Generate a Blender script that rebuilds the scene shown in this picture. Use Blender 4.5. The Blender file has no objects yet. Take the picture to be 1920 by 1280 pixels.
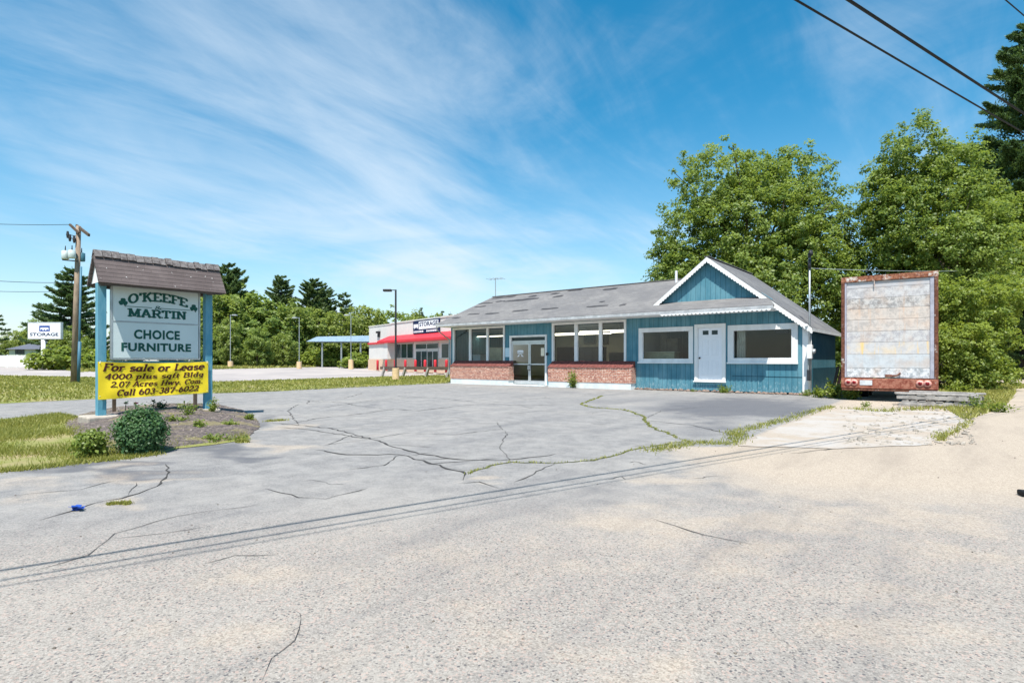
import bpy, bmesh, math, random
import numpy as np
from mathutils import Vector, Matrix
from mathutils.geometry import tessellate_polygon
from math import sin, cos
random.seed(7)
rng = np.random.default_rng(7)
S = bpy.context.scene
COL = S.collection
# ------------------------------------------------------------------ camera
TH, FPX, HZ, H = math.radians(39.0), 1060.0, 676.0, 1.28     # yaw, focal length (px of 1920), horizon row, eye height
cd = bpy.data.cameras.new("camera"); cam = bpy.data.objects.new("camera", cd); COL.objects.link(cam)
cam.location = (0, 0, H); cam.rotation_euler = (math.pi/2, 0, TH)
cd.sensor_width = 36; cd.lens = 36*FPX/1920; cd.shift_y = (HZ-640)/1920; cd.clip_end = 5000; cd.clip_start = 0.05
S.camera = cam
# ------------------------------------------------------------------ light
S.view_settings.view_transform = 'Standard'; S.view_settings.look = 'None'
S.view_settings.exposure = 0.66; S.view_settings.gamma = 1.0
SUN_E, SUN_A = math.radians(64), math.radians(28)
sdir = Vector((math.sin(SUN_A)*math.cos(SUN_E), -math.cos(SUN_A)*math.cos(SUN_E), math.sin(SUN_E)))
sl = bpy.data.lights.new("sun", 'SUN'); sl.energy = 5.0; sl.angle = math.radians(0.5); sl.color = (1.0, 0.955, 0.88)
so = bpy.data.objects.new("sun", sl); COL.objects.link(so); so.rotation_euler = sdir.to_track_quat('Z', 'Y').to_euler()
W = bpy.data.worlds.new("World"); S.world = W; W.use_nodes = True
def build_world():
    nt = W.node_tree; N = nt.nodes; L = nt.links; N.clear()
    out = N.new('ShaderNodeOutputWorld'); bg = N.new('ShaderNodeBackground'); bg.inputs[1].default_value = 0.074
    sky = N.new('ShaderNodeTexSky'); sky.sky_type = 'NISHITA'; sky.sun_disc = False
    sky.sun_elevation = SUN_E; sky.sun_rotation = math.pi-SUN_A; sky.altitude = 100; sky.air_density = 1.0; sky.dust_density = 0.6; sky.ozone_density = 2.2
    hs = N.new('ShaderNodeHueSaturation'); hs.inputs['Hue'].default_value = 0.480; hs.inputs['Saturation'].default_value = 1.42; hs.inputs['Value'].default_value = 1.55
    L.new(sky.outputs[0], hs.inputs['Color'])
    tc = N.new('ShaderNodeTexCoord'); sp = N.new('ShaderNodeSeparateXYZ'); L.new(tc.outputs['Generated'], sp.inputs[0])
    def M(op, a, b=None, clamp=False):
        m = N.new('ShaderNodeMath'); m.operation = op; m.use_clamp = clamp
        for i, q in enumerate((a, b)):
            if q is None: continue
            if isinstance(q, (int, float)): m.inputs[i].default_value = q
            else: L.new(q, m.inputs[i])
        return m.outputs[0]
    zz = M('ADD', M('MAXIMUM', sp.outputs[2], 0.0), 0.22)
    cx = M('DIVIDE', sp.outputs[0], zz); cy = M('DIVIDE', sp.outputs[1], zz)
    cb = N.new('ShaderNodeCombineXYZ'); L.new(cx, cb.inputs[0]); L.new(cy, cb.inputs[1])
    def noise(rot, sc, scale, det, dist, loc=(0, 0, 0)):
        mp = N.new('ShaderNodeMapping'); mp.inputs['Rotation'].default_value = (0, 0, math.radians(rot)); mp.inputs['Scale'].default_value = sc; mp.inputs['Location'].default_value = loc
        L.new(cb.outputs[0], mp.inputs[0])
        n = N.new('ShaderNodeTexNoise'); n.inputs['Scale'].default_value = scale; n.inputs['Detail'].default_value = det
        n.inputs['Roughness'].default_value = 0.6; n.inputs['Distortion'].default_value = dist
        L.new(mp.outputs[0], n.inputs['Vector']); return n.outputs[0]
    a = noise(-25, (1, 0.75, 1), 1.1, 10, 0.8, (1.3, 0.4, 0))
    b = noise(20, (1, 0.8, 1), 0.8, 3, 0.2, (4.1, 2.2, 0))
    c = noise(-50, (1.6, 0.55, 1), 2.2, 8, 0.9, (0.3, 7, 0))
    d = M('ADD', M('ADD', M('MULTIPLY', a, 0.62), M('MULTIPLY', b, 0.45)), M('MULTIPLY', c, 0.36))
    # thicker cirrus toward the west (camera left) and low down
    side = None
    for (px, py, amp, k) in ((640, 170, .12, 34), (860, 360, .10, 40), (150, 410, .13, 24), (430, 60, .05, 30), (1300, 160, .035, 12), (120, 60, -.08, 14), (800, 520, .05, 20)):
        q = Vector((-sin(TH)+cos(TH)*(px-960)/FPX, cos(TH)+sin(TH)*(px-960)/FPX, (HZ-py)/FPX)).normalized()
        dt = N.new('ShaderNodeVectorMath'); dt.operation = 'DOT_PRODUCT'; L.new(tc.outputs['Generated'], dt.inputs[0]); dt.inputs[1].default_value = q
        e = M('MULTIPLY', M('POWER', M('MAXIMUM', dt.outputs['Value'], 0.0), float(k)), amp); side = e if side is None else M('ADD', side, e)
    d = M('ADD', d, side)
    mr = N.new('ShaderNodeMapRange'); mr.interpolation_type = 'SMOOTHSTEP'
    mr.inputs[1].default_value = 0.69; mr.inputs[2].default_value = 1.10; mr.inputs[3].default_value = 0; mr.inputs[4].default_value = 0.72
    L.new(d, mr.inputs[0])
    low = N.new('ShaderNodeMapRange'); low.interpolation_type = 'SMOOTHSTEP'
    low.inputs[1].default_value = 0.42; low.inputs[2].default_value = 0.0; low.inputs[3].default_value = 0.0; low.inputs[4].default_value = 0.36
    L.new(sp.outputs[2], low.inputs[0])
    fac = M('ADD', mr.outputs[0], low.outputs[0], True)
    mx = N.new('ShaderNodeMix'); mx.data_type = 'RGBA'; L.new(fac, mx.inputs[0]); L.new(hs.outputs[0], mx.inputs[6]); mx.inputs[7].default_value = (7.2, 8.2, 9.2, 1)
    L.new(mx.outputs[2], bg.inputs[0]); L.new(bg.outputs[0], out.inputs[0])
build_world()
# ------------------------------------------------------------------ projection helpers (photograph pixel of 1920x1280 -> place in the world)
cT, sT = math.cos(TH), math.sin(TH)
def ray(px, py):
    u = (px-960)/FPX; v = (HZ-py)/FPX
    return (-sT+cT*u, cT+sT*u, v)
def at_t(px, py, t):
    r = ray(px, py); return Vector((r[0]*t, r[1]*t, H+r[2]*t))
def terr(x): return 0.4*min(1, max(0, (-40-x)/35.0))
def gp(px, py, z=0.0):
    r = ray(px, py); return at_t(px, py, (z-H)/r[2])
def on_y(px, py, y): return at_t(px, py, y/ray(px, py)[1])
def on_x(px, py, x): return at_t(px, py, x/ray(px, py)[0])
def base(px, Z):
    p = at_t(px, HZ, Z); p.z = terr(p.x); return p
def zat(py, Z): return H+(HZ-py)*Z/FPX
# ------------------------------------------------------------------ object helpers
ORG = {}
def tag(o, label=None, cat=None, group=None, kind=None):
    for k, v in (('label', label), ('category', cat), ('group', group), ('kind', kind)):
        if v: o[k] = v
    return o
def thing(name, label, cat, loc, group=None, kind=None):
    o = bpy.data.objects.new(name, None); COL.objects.link(o); o.location = loc; o.empty_display_size = 0.2
    ORG[o.name] = Vector(loc); return tag(o, label, cat, group, kind)
def link(name, me, mat, parent=None):
    o = bpy.data.objects.new(name, me); COL.objects.link(o)
    if mat and not me.materials: me.materials.append(mat)
    if parent is not None:
        off = ORG[parent.name]; me.transform(Matrix.Translation(-off)); o.parent = parent; ORG[o.name] = off
    else: ORG[o.name] = Vector((0, 0, 0))
    return o
def copy_tree(o, parent=None):
    c = o.copy(); COL.objects.link(c); c.parent = parent
    for ch in list(o.children): copy_tree(ch, c)
    return c
class MB:
    def __init__(s): s.v = []; s.f = []
    def add(s, vs, fs):
        n = len(s.v); s.v += [tuple(q) for q in vs]; s.f += [tuple(i+n for i in f) for f in fs]; return s
    def quad(s, *p): return s.add(p, [tuple(range(len(p)))])
    def box(s, x0, x1, y0, y1, z0, z1):
        return s.add([(x0,y0,z0),(x1,y0,z0),(x1,y1,z0),(x0,y1,z0),(x0,y0,z1),(x1,y0,z1),(x1,y1,z1),(x0,y1,z1)],
                     [(0,3,2,1),(4,5,6,7),(0,1,5,4),(1,2,6,5),(2,3,7,6),(3,0,4,7)])
    def obox(s, c, ax, ay, az, lx, ly, lz):
        c = Vector(c); vs = []
        for k in (-1, 1):
            for j, i in ((-1,-1),(-1,1),(1,1),(1,-1)):
                vs.append(c+ax*(i*lx/2)+ay*(j*ly/2)+az*(k*lz/2))
        return s.add(vs, [(0,3,2,1),(4,5,6,7),(0,1,5,4),(1,2,6,5),(2,3,7,6),(3,0,4,7)])
    def beam(s, a, b, w, h=None):
        a = Vector(a); b = Vector(b); d = b-a; l = d.length; d.normalize(); h = h or w
        up = Vector((0,0,1)) if abs(d.z) < 0.95 else Vector((0,1,0))
        sx = d.cross(up).normalized(); sz = sx.cross(d)
        return s.obox((a+b)/2, d, sx, sz, l, w, h)
    def tube(s, pts, rad, n=8, cap=True):
        pts = [Vector(p) for p in pts]
        if not hasattr(rad, '__len__'): rad = [rad]*len(pts)
        vs = []; fs = []
        for i, p in enumerate(pts):
            d = (pts[min(i+1, len(pts)-1)]-pts[max(i-1, 0)]).normalized()
            up = Vector((0,0,1)) if abs(d.z) < 0.9 else Vector((1,0,0))
            a = d.cross(up).normalized(); b = d.cross(a)
            for k in range(n):
                t = 2*math.pi*k/n; vs.append(p+a*(rad[i]*math.cos(t))+b*(rad[i]*math.sin(t)))
        for i in range(len(pts)-1):
            for k in range(n):
                fs.append((i*n+k, i*n+(k+1) % n, (i+1)*n+(k+1) % n, (i+1)*n+k))
        if cap: fs += [tuple(range(n)), tuple(range((len(pts)-1)*n, len(pts)*n))]
        return s.add(vs, fs)
    def extr(s, poly, vec):
        """closed polygon (3-D points) extruded along vec"""
        n = len(poly); vec = Vector(vec); p = [Vector(q) for q in poly]
        return s.add(p+[q+vec for q in p], [tuple(range(n)), tuple(range(2*n-1, n-1, -1))]+[(i, i+n, (i+1) % n+n, (i+1) % n) for i in range(n)])
    def build(s, name, mat, parent=None, smooth=False, bevel=0):
        me = bpy.data.meshes.new(name); me.from_pydata(s.v, [], s.f); me.update()
        bm = bmesh.new(); bm.from_mesh(me); bmesh.ops.recalc_face_normals(bm, faces=bm.faces)
        if any(len(f.verts) > 4 for f in bm.faces):
            bmesh.ops.triangulate(bm, faces=[f for f in bm.faces if len(f.verts) > 4])
        bm.to_mesh(me); bm.free()
        if smooth: me.polygons.foreach_set('use_smooth', [True]*len(me.polygons))
        o = link(name, me, mat, parent)
        if bevel:
            m = o.modifiers.new("bevel", 'BEVEL'); m.width = bevel; m.segments = 2; m.limit_method = 'ANGLE'
        return o
def np_mesh(name, V, F, tone=None):
    """V (n,3), F (m,k) same size faces, tone (m,) per face value"""
    me = bpy.data.meshes.new(name); V = np.asarray(V, np.float32); F = np.asarray(F, np.int32); k = F.shape[1]
    me.vertices.add(len(V)); me.vertices.foreach_set('co', V.ravel())
    me.loops.add(F.size); me.loops.foreach_set('vertex_index', F.ravel())
    me.polygons.add(len(F)); me.polygons.foreach_set('loop_start', np.arange(0, F.size, k, dtype=np.int32))
    me.update(calc_edges=True)
    if tone is not None:
        a = me.attributes.new('tone', 'FLOAT', 'FACE'); a.data.foreach_set('value', np.asarray(tone, np.float32))
    return me
# ------------------------------------------------------------------ materials
class NT:
    def __init__(s, name):
        s.m = bpy.data.materials.new(name); s.m.use_nodes = True; s.t = s.m.node_tree; s.N = s.t.nodes; s.L = s.t.links
        s.b = s.N['Principled BSDF']; s.out = s.N['Material Output']; s.b.inputs['Specular IOR Level'].default_value = 0.3
        s.tc = s.N.new('ShaderNodeTexCoord'); s.obj = s.tc.outputs['Object']
    def put(s, sock, q):
        if hasattr(q, 'is_output'): s.L.new(q, sock)
        elif hasattr(q, '__len__'): sock.default_value = tuple(q)+((1,) if len(q) == 3 and len(sock.default_value) == 4 else ())
        else: sock.default_value = q
    def math(s, op, a, b=0.0, clamp=False):
        m = s.N.new('ShaderNodeMath'); m.operation = op; m.use_clamp = clamp; s.put(m.inputs[0], a); s.put(m.inputs[1], b); return m.outputs[0]
    def mapv(s, sc=(1,1,1), rot=(0,0,0), loc=(0,0,0), src=None):
        m = s.N.new('ShaderNodeMapping'); m.inputs['Scale'].default_value = sc; m.inputs['Rotation'].default_value = rot; m.inputs['Location'].default_value = loc
        s.L.new(src or s.obj, m.inputs[0]); return m.outputs[0]
    def noise(s, scale, det=4, rough=0.55, vec=None, dist=0.0):
        n = s.N.new('ShaderNodeTexNoise'); n.inputs['Scale'].default_value = scale; n.inputs['Detail'].default_value = det
        n.inputs['Roughness'].default_value = rough; n.inputs['Distortion'].default_value = dist; s.L.new(vec or s.obj, n.inputs['Vector']); return n.outputs[0]
    def voro(s, scale, vec=None, out='Distance'):
        n = s.N.new('ShaderNodeTexVoronoi'); n.inputs['Scale'].default_value = scale; s.L.new(vec or s.obj, n.inputs['Vector']); return n.outputs[out]
    def step(s, v, a, b, lo=0.0, hi=1.0):
        m = s.N.new('ShaderNodeMapRange'); m.interpolation_type = 'SMOOTHSTEP'; s.put(m.inputs[0], v)
        for i, q in ((1,a),(2,b),(3,lo),(4,hi)): m.inputs[i].default_value = q
        return m.outputs[0]
    def mix(s, f, a, b, blend='MIX'):
        m = s.N.new('ShaderNodeMix'); m.data_type = 'RGBA'; m.blend_type = blend; m.clamp_factor = True
        s.put(m.inputs[0], f); s.put(m.inputs[6], a); s.put(m.inputs[7], b); return m.outputs[2]
    def sep(s, v=None):
        n = s.N.new('ShaderNodeSeparateXYZ'); s.L.new(v or s.obj, n.inputs[0]); return n.outputs
    def comb(s, x, y, z=0.0):
        n = s.N.new('ShaderNodeCombineXYZ'); s.put(n.inputs[0], x); s.put(n.inputs[1], y); s.put(n.inputs[2], z); return n.outputs[0]
    def attr(s, name, out='Fac'):
        n = s.N.new('ShaderNodeAttribute'); n.attribute_name = name; return n.outputs[out]
    def rnd(s): return s.N.new('ShaderNodeObjectInfo').outputs['Random']
    def bump(s, h, strength=0.3, dist=0.01):
        n = s.N.new('ShaderNodeBump'); n.inputs['Strength'].default_value = strength; n.inputs['Distance'].default_value = dist; s.L.new(h, n.inputs['Height']); s.L.new(n.outputs[0], s.b.inputs['Normal'])
    def col(s, c, rough=0.8, metal=0.0):
        s.put(s.b.inputs['Base Color'], c); s.put(s.b.inputs['Roughness'], rough); s.b.inputs['Metallic'].default_value = metal; return s
def mul(c, k): return tuple(min(1, q*k) for q in c)
def plain(name, c, rough=0.7, var=0.25, scale=3.0, fine=40.0, bump=0.15, metal=0.0, c2=None, streak=0):
    """base colour with blotches, fine grain and a little relief"""
    t = NT(name); n = t.noise(scale, 6, 0.65, t.mapv((1,1,0.25)) if streak else None); f = t.noise(fine, 3)
    c2 = c2 or mul(c, 1-var)
    k = t.step(n, 0.32, 0.68); k = t.math('ADD', t.math('MULTIPLY', k, 0.75), t.math('MULTIPLY', f, 0.25))
    t.col(t.mix(k, mul(c, 1+var*0.25), c2), rough, metal)
    t.bump(t.math('ADD', t.math('MULTIPLY', f, 0.6), n), bump, 0.01); return t.m
def siding(name, c, k2):
    t = NT(name); o = t.sep(); w = t.math('FRACT', t.math('DIVIDE', t.math('ADD', o[0], o[1]), 0.205))
    g = t.math('MULTIPLY', t.step(w, 0.0, 0.05), t.step(w, 0.12, 0.07, 1.0, 1.0)); g = t.step(t.math('ABSOLUTE', t.math('SUBTRACT', w, 0.5)), 0.44, 0.47)
    bd = t.math('FLOOR', t.math('DIVIDE', t.math('ADD', o[0], o[1]), 0.205)); wn = t.N.new('ShaderNodeTexWhiteNoise'); wn.noise_dimensions = '1D'; t.L.new(bd, wn.inputs['W'])
    st = t.noise(5, 6, 0.7, t.mapv((1,1,0.12))); bl = t.noise(0.9, 5, 0.6); fine = t.noise(28, 4, 0.7, t.mapv((1,1,0.2)))
    k = t.step(t.math('ADD', t.math('MULTIPLY', st, 0.6), t.math('MULTIPLY', bl, 0.5)), 0.42, 0.72)
    cc = t.mix(k, c, k2); cc = t.mix(t.math('MULTIPLY', wn.outputs[0], 0.18), cc, mul(c, 0.72))
    pl = t.step(t.math('ADD', fine, t.math('MULTIPLY', t.step(o[2], 0.85, 0.1), 0.14)), 0.64, 0.78)  # pale worn flecks; the extra ones low down paint in the sunlit strip
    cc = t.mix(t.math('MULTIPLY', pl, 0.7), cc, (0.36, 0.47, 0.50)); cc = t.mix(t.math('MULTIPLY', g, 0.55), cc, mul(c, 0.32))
    t.col(cc, 0.62); t.bump(t.math('SUBTRACT', t.math('MULTIPLY', fine, 0.25), g), 0.5, 0.012); return t.m
def brick(name):
    t = NT(name); o = t.sep(); v = t.comb(t.math('ADD', o[0], o[1]), o[2])
    b = t.N.new('ShaderNodeTexBrick'); t.L.new(v, b.inputs['Vector']); b.inputs['Scale'].default_value = 1.0
    b.inputs['Brick Width'].default_value = 0.21; b.inputs['Row Height'].default_value = 0.072; b.inputs['Mortar Size'].default_value = 0.008
    b.inputs['Color1'].default_value = (0.30, 0.085, 0.055, 1); b.inputs['Color2'].default_value = (0.50, 0.20, 0.125, 1); b.inputs['Mortar'].default_value = (0.50, 0.44, 0.38, 1); b.inputs['Bias'].default_value = -0.1
    n = t.noise(14, 5); c = t.mix(t.step(n, 0.47, 0.68), b.outputs[0], (0.66, 0.46, 0.36)); c = t.mix(t.math('MULTIPLY', t.step(t.noise(6, 4), 0.55, 0.7), 0.5), c, (0.22, 0.08, 0.065))
    t.col(c, 0.85); t.bump(t.math('SUBTRACT', t.math('MULTIPLY', n, 0.4), b.outputs['Fac']), 0.6, 0.012); return t.m
def shingle(name, c, c2, course=0.14, axis=1, speck=0.0):
    t = NT(name); o = t.sep(); r = t.math('DIVIDE', o[axis], course); row = t.math('FLOOR', r); fr = t.math('FRACT', r)
    off = t.math('MULTIPLY', row, 0.37); tab = t.math('ADD', t.math('DIVIDE', o[0 if axis == 1 else 1], 0.31), off); ti = t.math('FLOOR', tab)
    wn = t.N.new('ShaderNodeTexWhiteNoise'); wn.noise_dimensions = '2D'; t.L.new(t.comb(row, ti), wn.inputs['Vector'])
    edge = t.math('MAXIMUM', t.step(fr, 0.16, 0.0), t.math('MULTIPLY', t.step(t.math('FRACT', tab), 0.05, 0.0), 0.7))
    n = t.noise(0.7, 6, 0.65); f = t.noise(60, 3)
    cc = t.mix(t.step(n, 0.35, 0.68), c, c2); cc = t.mix(t.math('MULTIPLY', wn.outputs[0], 0.4), cc, mul(c, 0.55)); cc = t.mix(t.math('MULTIPLY', edge, 0.6), cc, mul(c, 0.35)); cc = t.mix(t.math('MULTIPLY', f, 0.35), cc, mul(c2, 1.3))
    if speck:
        cc = t.mix(t.step(t.noise(13, 2), 0.70, 0.74), cc, (0.6, 0.6, 0.58))
    t.col(cc, 0.9); t.bump(t.math('ADD', t.math('SUBTRACT', t.math('MULTIPLY', f, 0.3), edge), t.math('MULTIPLY', wn.outputs[0], 0.3)), 0.6, 0.015); return t.m
def leafmat(name, a, b, trans=0.35, hue=0.25):
    t = NT(name); k = t.attr('tone'); c = t.mix(k, a, b); c = t.mix(t.math('MULTIPLY', t.rnd(), hue), c, (b[0]*1.25, b[1]*0.9, b[2]*0.8))
    t.b.inputs['Specular IOR Level'].default_value = 0.4; t.col(c, 0.48)
    tr = t.N.new('ShaderNodeBsdfTranslucent'); t.put(tr.inputs[0], t.mix(0.5, c, (b[0]*1.3, b[1]*1.25, b[2]*0.6)))
    mx = t.N.new('ShaderNodeMixShader'); mx.inputs[0].default_value = trans; t.L.new(t.b.outputs[0], mx.inputs[1]); t.L.new(tr.outputs[0], mx.inputs[2]); t.L.new(mx.outputs[0], t.out.inputs[0]); return t.m
def glassmat(name, tint=0.82, refl=0.55):
    t = NT(name); tr = t.N.new('ShaderNodeBsdfTransparent'); tr.inputs[0].default_value = (tint*0.97, tint, tint*0.98, 1)
    gl = t.N.new('ShaderNodeBsdfGlossy'); gl.inputs['Roughness'].default_value = 0.01; gl.inputs[0].default_value = (0.9, 0.95, 1, 1)
    fr = t.N.new('ShaderNodeFresnel'); fr.inputs['IOR'].default_value = 1.55; n = t.noise(1.2, 2)
    bp = t.N.new('ShaderNodeBump'); bp.inputs['Strength'].default_value = 0.03; bp.inputs['Distance'].default_value = 0.05; t.L.new(n, bp.inputs['Height']); t.L.new(bp.outputs[0], gl.inputs['Normal'])
    mx = t.N.new('ShaderNodeMixShader'); t.put(mx.inputs[0], t.math('MULTIPLY', fr.outputs[0], 1.5*refl, True)); t.L.new(tr.outputs[0], mx.inputs[1]); t.L.new(gl.outputs[0], mx.inputs[2]); t.L.new(mx.outputs[0], t.out.inputs[0]); return t.m
def rustmat(name, c=(0.075, 0.024, 0.015), c2=(0.19, 0.080, 0.048), paint=(0.5, 0.47, 0.44), amt=0.62):
    t = NT(name); n = t.noise(3.5, 7, 0.7); m = t.noise(11, 6, 0.7); cc = t.mix(t.step(m, 0.35, 0.65), c, c2)
    cc = t.mix(t.step(n, amt-0.05, amt+0.05), cc, paint); t.col(cc, 0.85); t.bump(m, 0.4, 0.01); return t.m
def doorpanel(name, c, dirt, stain, sa=0.5, da=0.5, top=False):
    t = NT(name); o = t.sep(); n = t.noise(7, 8, 0.75); v = t.noise(7, 5, 0.6, t.mapv((1.6, 1, 0.10))); fl = t.noise(20, 6, 0.75, t.mapv((1, 1, 0.6)))
    cc = t.mix(t.math('MULTIPLY', t.step(t.math('ADD', n, t.math('MULTIPLY', fl, 0.3)), 0.56, 0.76), da), c, dirt)
    cc = t.mix(t.math('MULTIPLY', t.step(v, 0.56, 0.70), sa), cc, stain)
    cc = t.mix(t.math('MULTIPLY', t.step(t.noise(2.2, 4), 0.42, 0.7), 0.35), cc, mul(stain, 1.2)); t.col(cc, 0.6); t.bump(fl, 0.2, 0.006); return t.m
M = {}
TEAL, TEAL2 = (0.054, 0.186, 0.248), (0.130, 0.290, 0.352)
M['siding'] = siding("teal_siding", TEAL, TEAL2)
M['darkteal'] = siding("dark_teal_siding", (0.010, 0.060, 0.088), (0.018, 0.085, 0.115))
M['white'] = plain("white_paint", (0.80, 0.80, 0.79), 0.55, 0.16, 2.5, 60, 0.12, streak=1)
M['door'] = plain("white_door_paint", (0.82, 0.83, 0.86), 0.45, 0.06, 1.5, 60, 0.05)
M['fnd'] = plain("pale_foundation", (0.68, 0.73, 0.74), 0.8, 0.22, 2.2, 25, 0.35)
M['brick'] = brick("red_brick")
M['brickdark'] = plain("dark_red_brick", (0.20, 0.065, 0.055), 0.85, 0.5, 9, 40, 0.5)
M['roof'] = shingle("grey_shingles", (0.135, 0.132, 0.136), (0.200, 0.192, 0.186))
M['roofdark'] = shingle("dark_shingles", (0.036, 0.036, 0.040), (0.062, 0.060, 0.063))
M['roofside'] = shingle("grey_shingles_side", (0.115, 0.115, 0.125), (0.185, 0.183, 0.183), axis=0)
M['signroof'] = shingle("brown_shingles", (0.085, 0.066, 0.064), (0.150, 0.122, 0.118), 0.085, 2, 1)
M['glass'] = glassmat("window_glass")
M['alu'] = plain("aluminium", (0.62, 0.63, 0.64), 0.35, 0.15, 3, 50, 0.05, metal=0.6)
M['steel'] = plain("galvanised_steel", (0.42, 0.45, 0.46), 0.45, 0.3, 5, 50, 0.1, metal=0.5)
M['dark'] = plain("dark_metal", (0.035, 0.036, 0.04), 0.5, 0.3, 6, 50, 0.1)
M['black'] = plain("black_rubber", (0.009, 0.009, 0.010), 0.7, 0.3, 6, 50, 0.2)
M['rust'] = rustmat("rusty_steel"); M['rustred'] = rustmat("rusty_red_bumper", (0.19, 0.045, 0.028), (0.38, 0.165, 0.11), (0.55, 0.5, 0.47), 0.66)
M['trailerside'] = plain("weathered_aluminium", (0.45, 0.46, 0.47), 0.5, 0.35, 2, 30, 0.2, streak=1)
M['concrete'] = plain("old_concrete", (0.44, 0.39, 0.33), 0.9, 0.35, 6, 50, 0.5)
M['yellowbase'] = plain("faded_yellow_concrete", (0.70, 0.50, 0.29), 0.85, 0.2, 5, 40, 0.3)
M['polewood'] = plain("weathered_pole_wood", (0.31, 0.235, 0.175), 0.9, 0.5, 6, 60, 0.5, streak=1)
M['greywood'] = plain("grey_weathered_wood", (0.42, 0.39, 0.36), 0.9, 0.5, 5, 60, 0.5)
M['brownwood'] = plain("brown_wood", (0.115, 0.085, 0.066), 0.9, 0.4, 5, 60, 0.4)
M['tealpost'] = plain("weathered_teal_post", (0.060, 0.225, 0.310), 0.75, 0.55, 9, 40, 0.45, c2=(0.15, 0.34, 0.42), streak=1)
M['panel'] = plain("pale_green_grey_sign", (0.60, 0.68, 0.67), 0.6, 0.08, 1.2, 30, 0.05)
M['greenink'] = plain("dark_green_lettering", (0.008, 0.085, 0.065), 0.6, 0.2, 8, 50, 0.05)
M['brownink'] = plain("maroon_lettering", (0.085, 0.018, 0.014), 0.6, 0.2, 8, 50, 0.05)
M['blueink'] = plain("navy_lettering", (0.010, 0.022, 0.075), 0.6, 0.2, 8, 50, 0.05)
M['yellow'] = plain("yellow_vinyl", (0.88, 0.66, 0.025), 0.45, 0.10, 2.5, 30, 0.05)
M['stucco'] = plain("pale_stucco", (0.64, 0.62, 0.585), 0.85, 0.08, 0.8, 12, 0.15)
M['tanbrick'] = plain("tan_brick_base", (0.66, 0.47, 0.34), 0.85, 0.2, 4, 20, 0.3)
M['red'] = plain("red_awning", (0.62, 0.035, 0.05), 0.5, 0.15, 2, 20, 0.05)
M['canopy'] = plain("pale_blue_canopy", (0.38, 0.52, 0.66), 0.5, 0.2, 3, 20, 0.05)
M['darkglass'] = plain("dark_window_glass", (0.02, 0.045, 0.05), 0.08, 0.3, 0.6, 5, 0.0)
M['soil'] = plain("soil", (0.13, 0.10, 0.08), 0.95, 0.4, 6, 60, 0.6)
M['inwall'] = plain("interior_wall", (0.46, 0.43, 0.34), 0.85, 0.1, 1, 20, 0.05)
M['infloor'] = plain("interior_floor", (0.10, 0.085, 0.07), 0.8, 0.2, 2, 20, 0.05)
M['ceil'] = plain("ceiling_tiles", (0.62, 0.60, 0.54), 0.9, 0.1, 1, 20, 0.05)
M['bark'] = plain("tree_bark", (0.115, 0.088, 0.068), 0.95, 0.5, 7, 40, 0.7, streak=1)
M['maple'] = leafmat("maple_leaves", (0.064, 0.122, 0.016), (0.305, 0.390, 0.090), 0.48, 0.0)
M['bushleaf'] = leafmat("bright_shrub_leaves", (0.080, 0.140, 0.018), (0.330, 0.400, 0.075), 0.48, 0.0)
M['forest'] = leafmat("forest_leaves", (0.095, 0.170, 0.028), (0.300, 0.385, 0.105), 0.5, 0.3)
M['needle'] = leafmat("pine_needles", (0.042, 0.092, 0.034), (0.130, 0.205, 0.070), 0.3, 0.1)
M['needlefar'] = leafmat("distant_pine_needles", (0.065, 0.120, 0.048), (0.165, 0.240, 0.090), 0.4, 0.1)
M['juniper'] = leafmat("evergreen_shrub", (0.018, 0.060, 0.020), (0.065, 0.150, 0.055), 0.2, 0.1)
M['grass'] = leafmat("grass_blades", (0.150, 0.185, 0.028), (0.360, 0.350, 0.095), 0.35, 0.1)
M['weed'] = leafmat("weed_leaves", (0.090, 0.160, 0.024), (0.270, 0.340, 0.075), 0.4, 0.2)
def tube_light():
    t = NT("fluorescent_tube"); e = t.N.new('ShaderNodeEmission'); e.inputs[0].default_value = (1, 0.93, 0.72, 1); e.inputs[1].default_value = 3.5; t.L.new(e.outputs[0], t.out.inputs[0]); return t.m
M['tube'] = tube_light()
# ------------------------------------------------------------------ lettering
def text_mesh(body, bold=0.03, space=1.0):
    cu = bpy.data.curves.new("lettering", 'FONT'); cu.body = body; cu.size = 1.0; cu.offset = bold; cu.space_character = space; cu.resolution_u = 3
    o = bpy.data.objects.new("lettering", cu); COL.objects.link(o); bpy.context.view_layer.update()
    me = bpy.data.meshes.new_from_object(o.evaluated_get(bpy.context.evaluated_depsgraph_get())); bpy.data.objects.remove(o); return [tuple(v.co) for v in me.vertices], [tuple(p.vertices) for p in me.polygons]
def fit_text(body, x0, x1, y0, y1, bold=0.03, space=1.0):
    """letters of the built-in face scaled into the rectangle; returns (verts 2-D, faces)"""
    v, f = text_mesh(body, bold, space); xs = [q[0] for q in v]; ys = [q[1] for q in v]
    ax, bx, ay, by = min(xs), max(xs), min(ys), max(ys)
    return [(x0+(q[0]-ax)/(bx-ax)*(x1-x0), y0+(q[1]-ay)/(by-ay)*(y1-y0)) for q in v], f
def arc(cx, cy, rx, ry, a0, a1, n=12):
    return [(cx+rx*math.cos(math.radians(a0+(a1-a0)*i/n)), cy+ry*math.sin(math.radians(a0+(a1-a0)*i/n))) for i in range(n+1)]
def ln(*p): return [(p[i], p[i+1]) for i in range(0, len(p), 2)]
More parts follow.
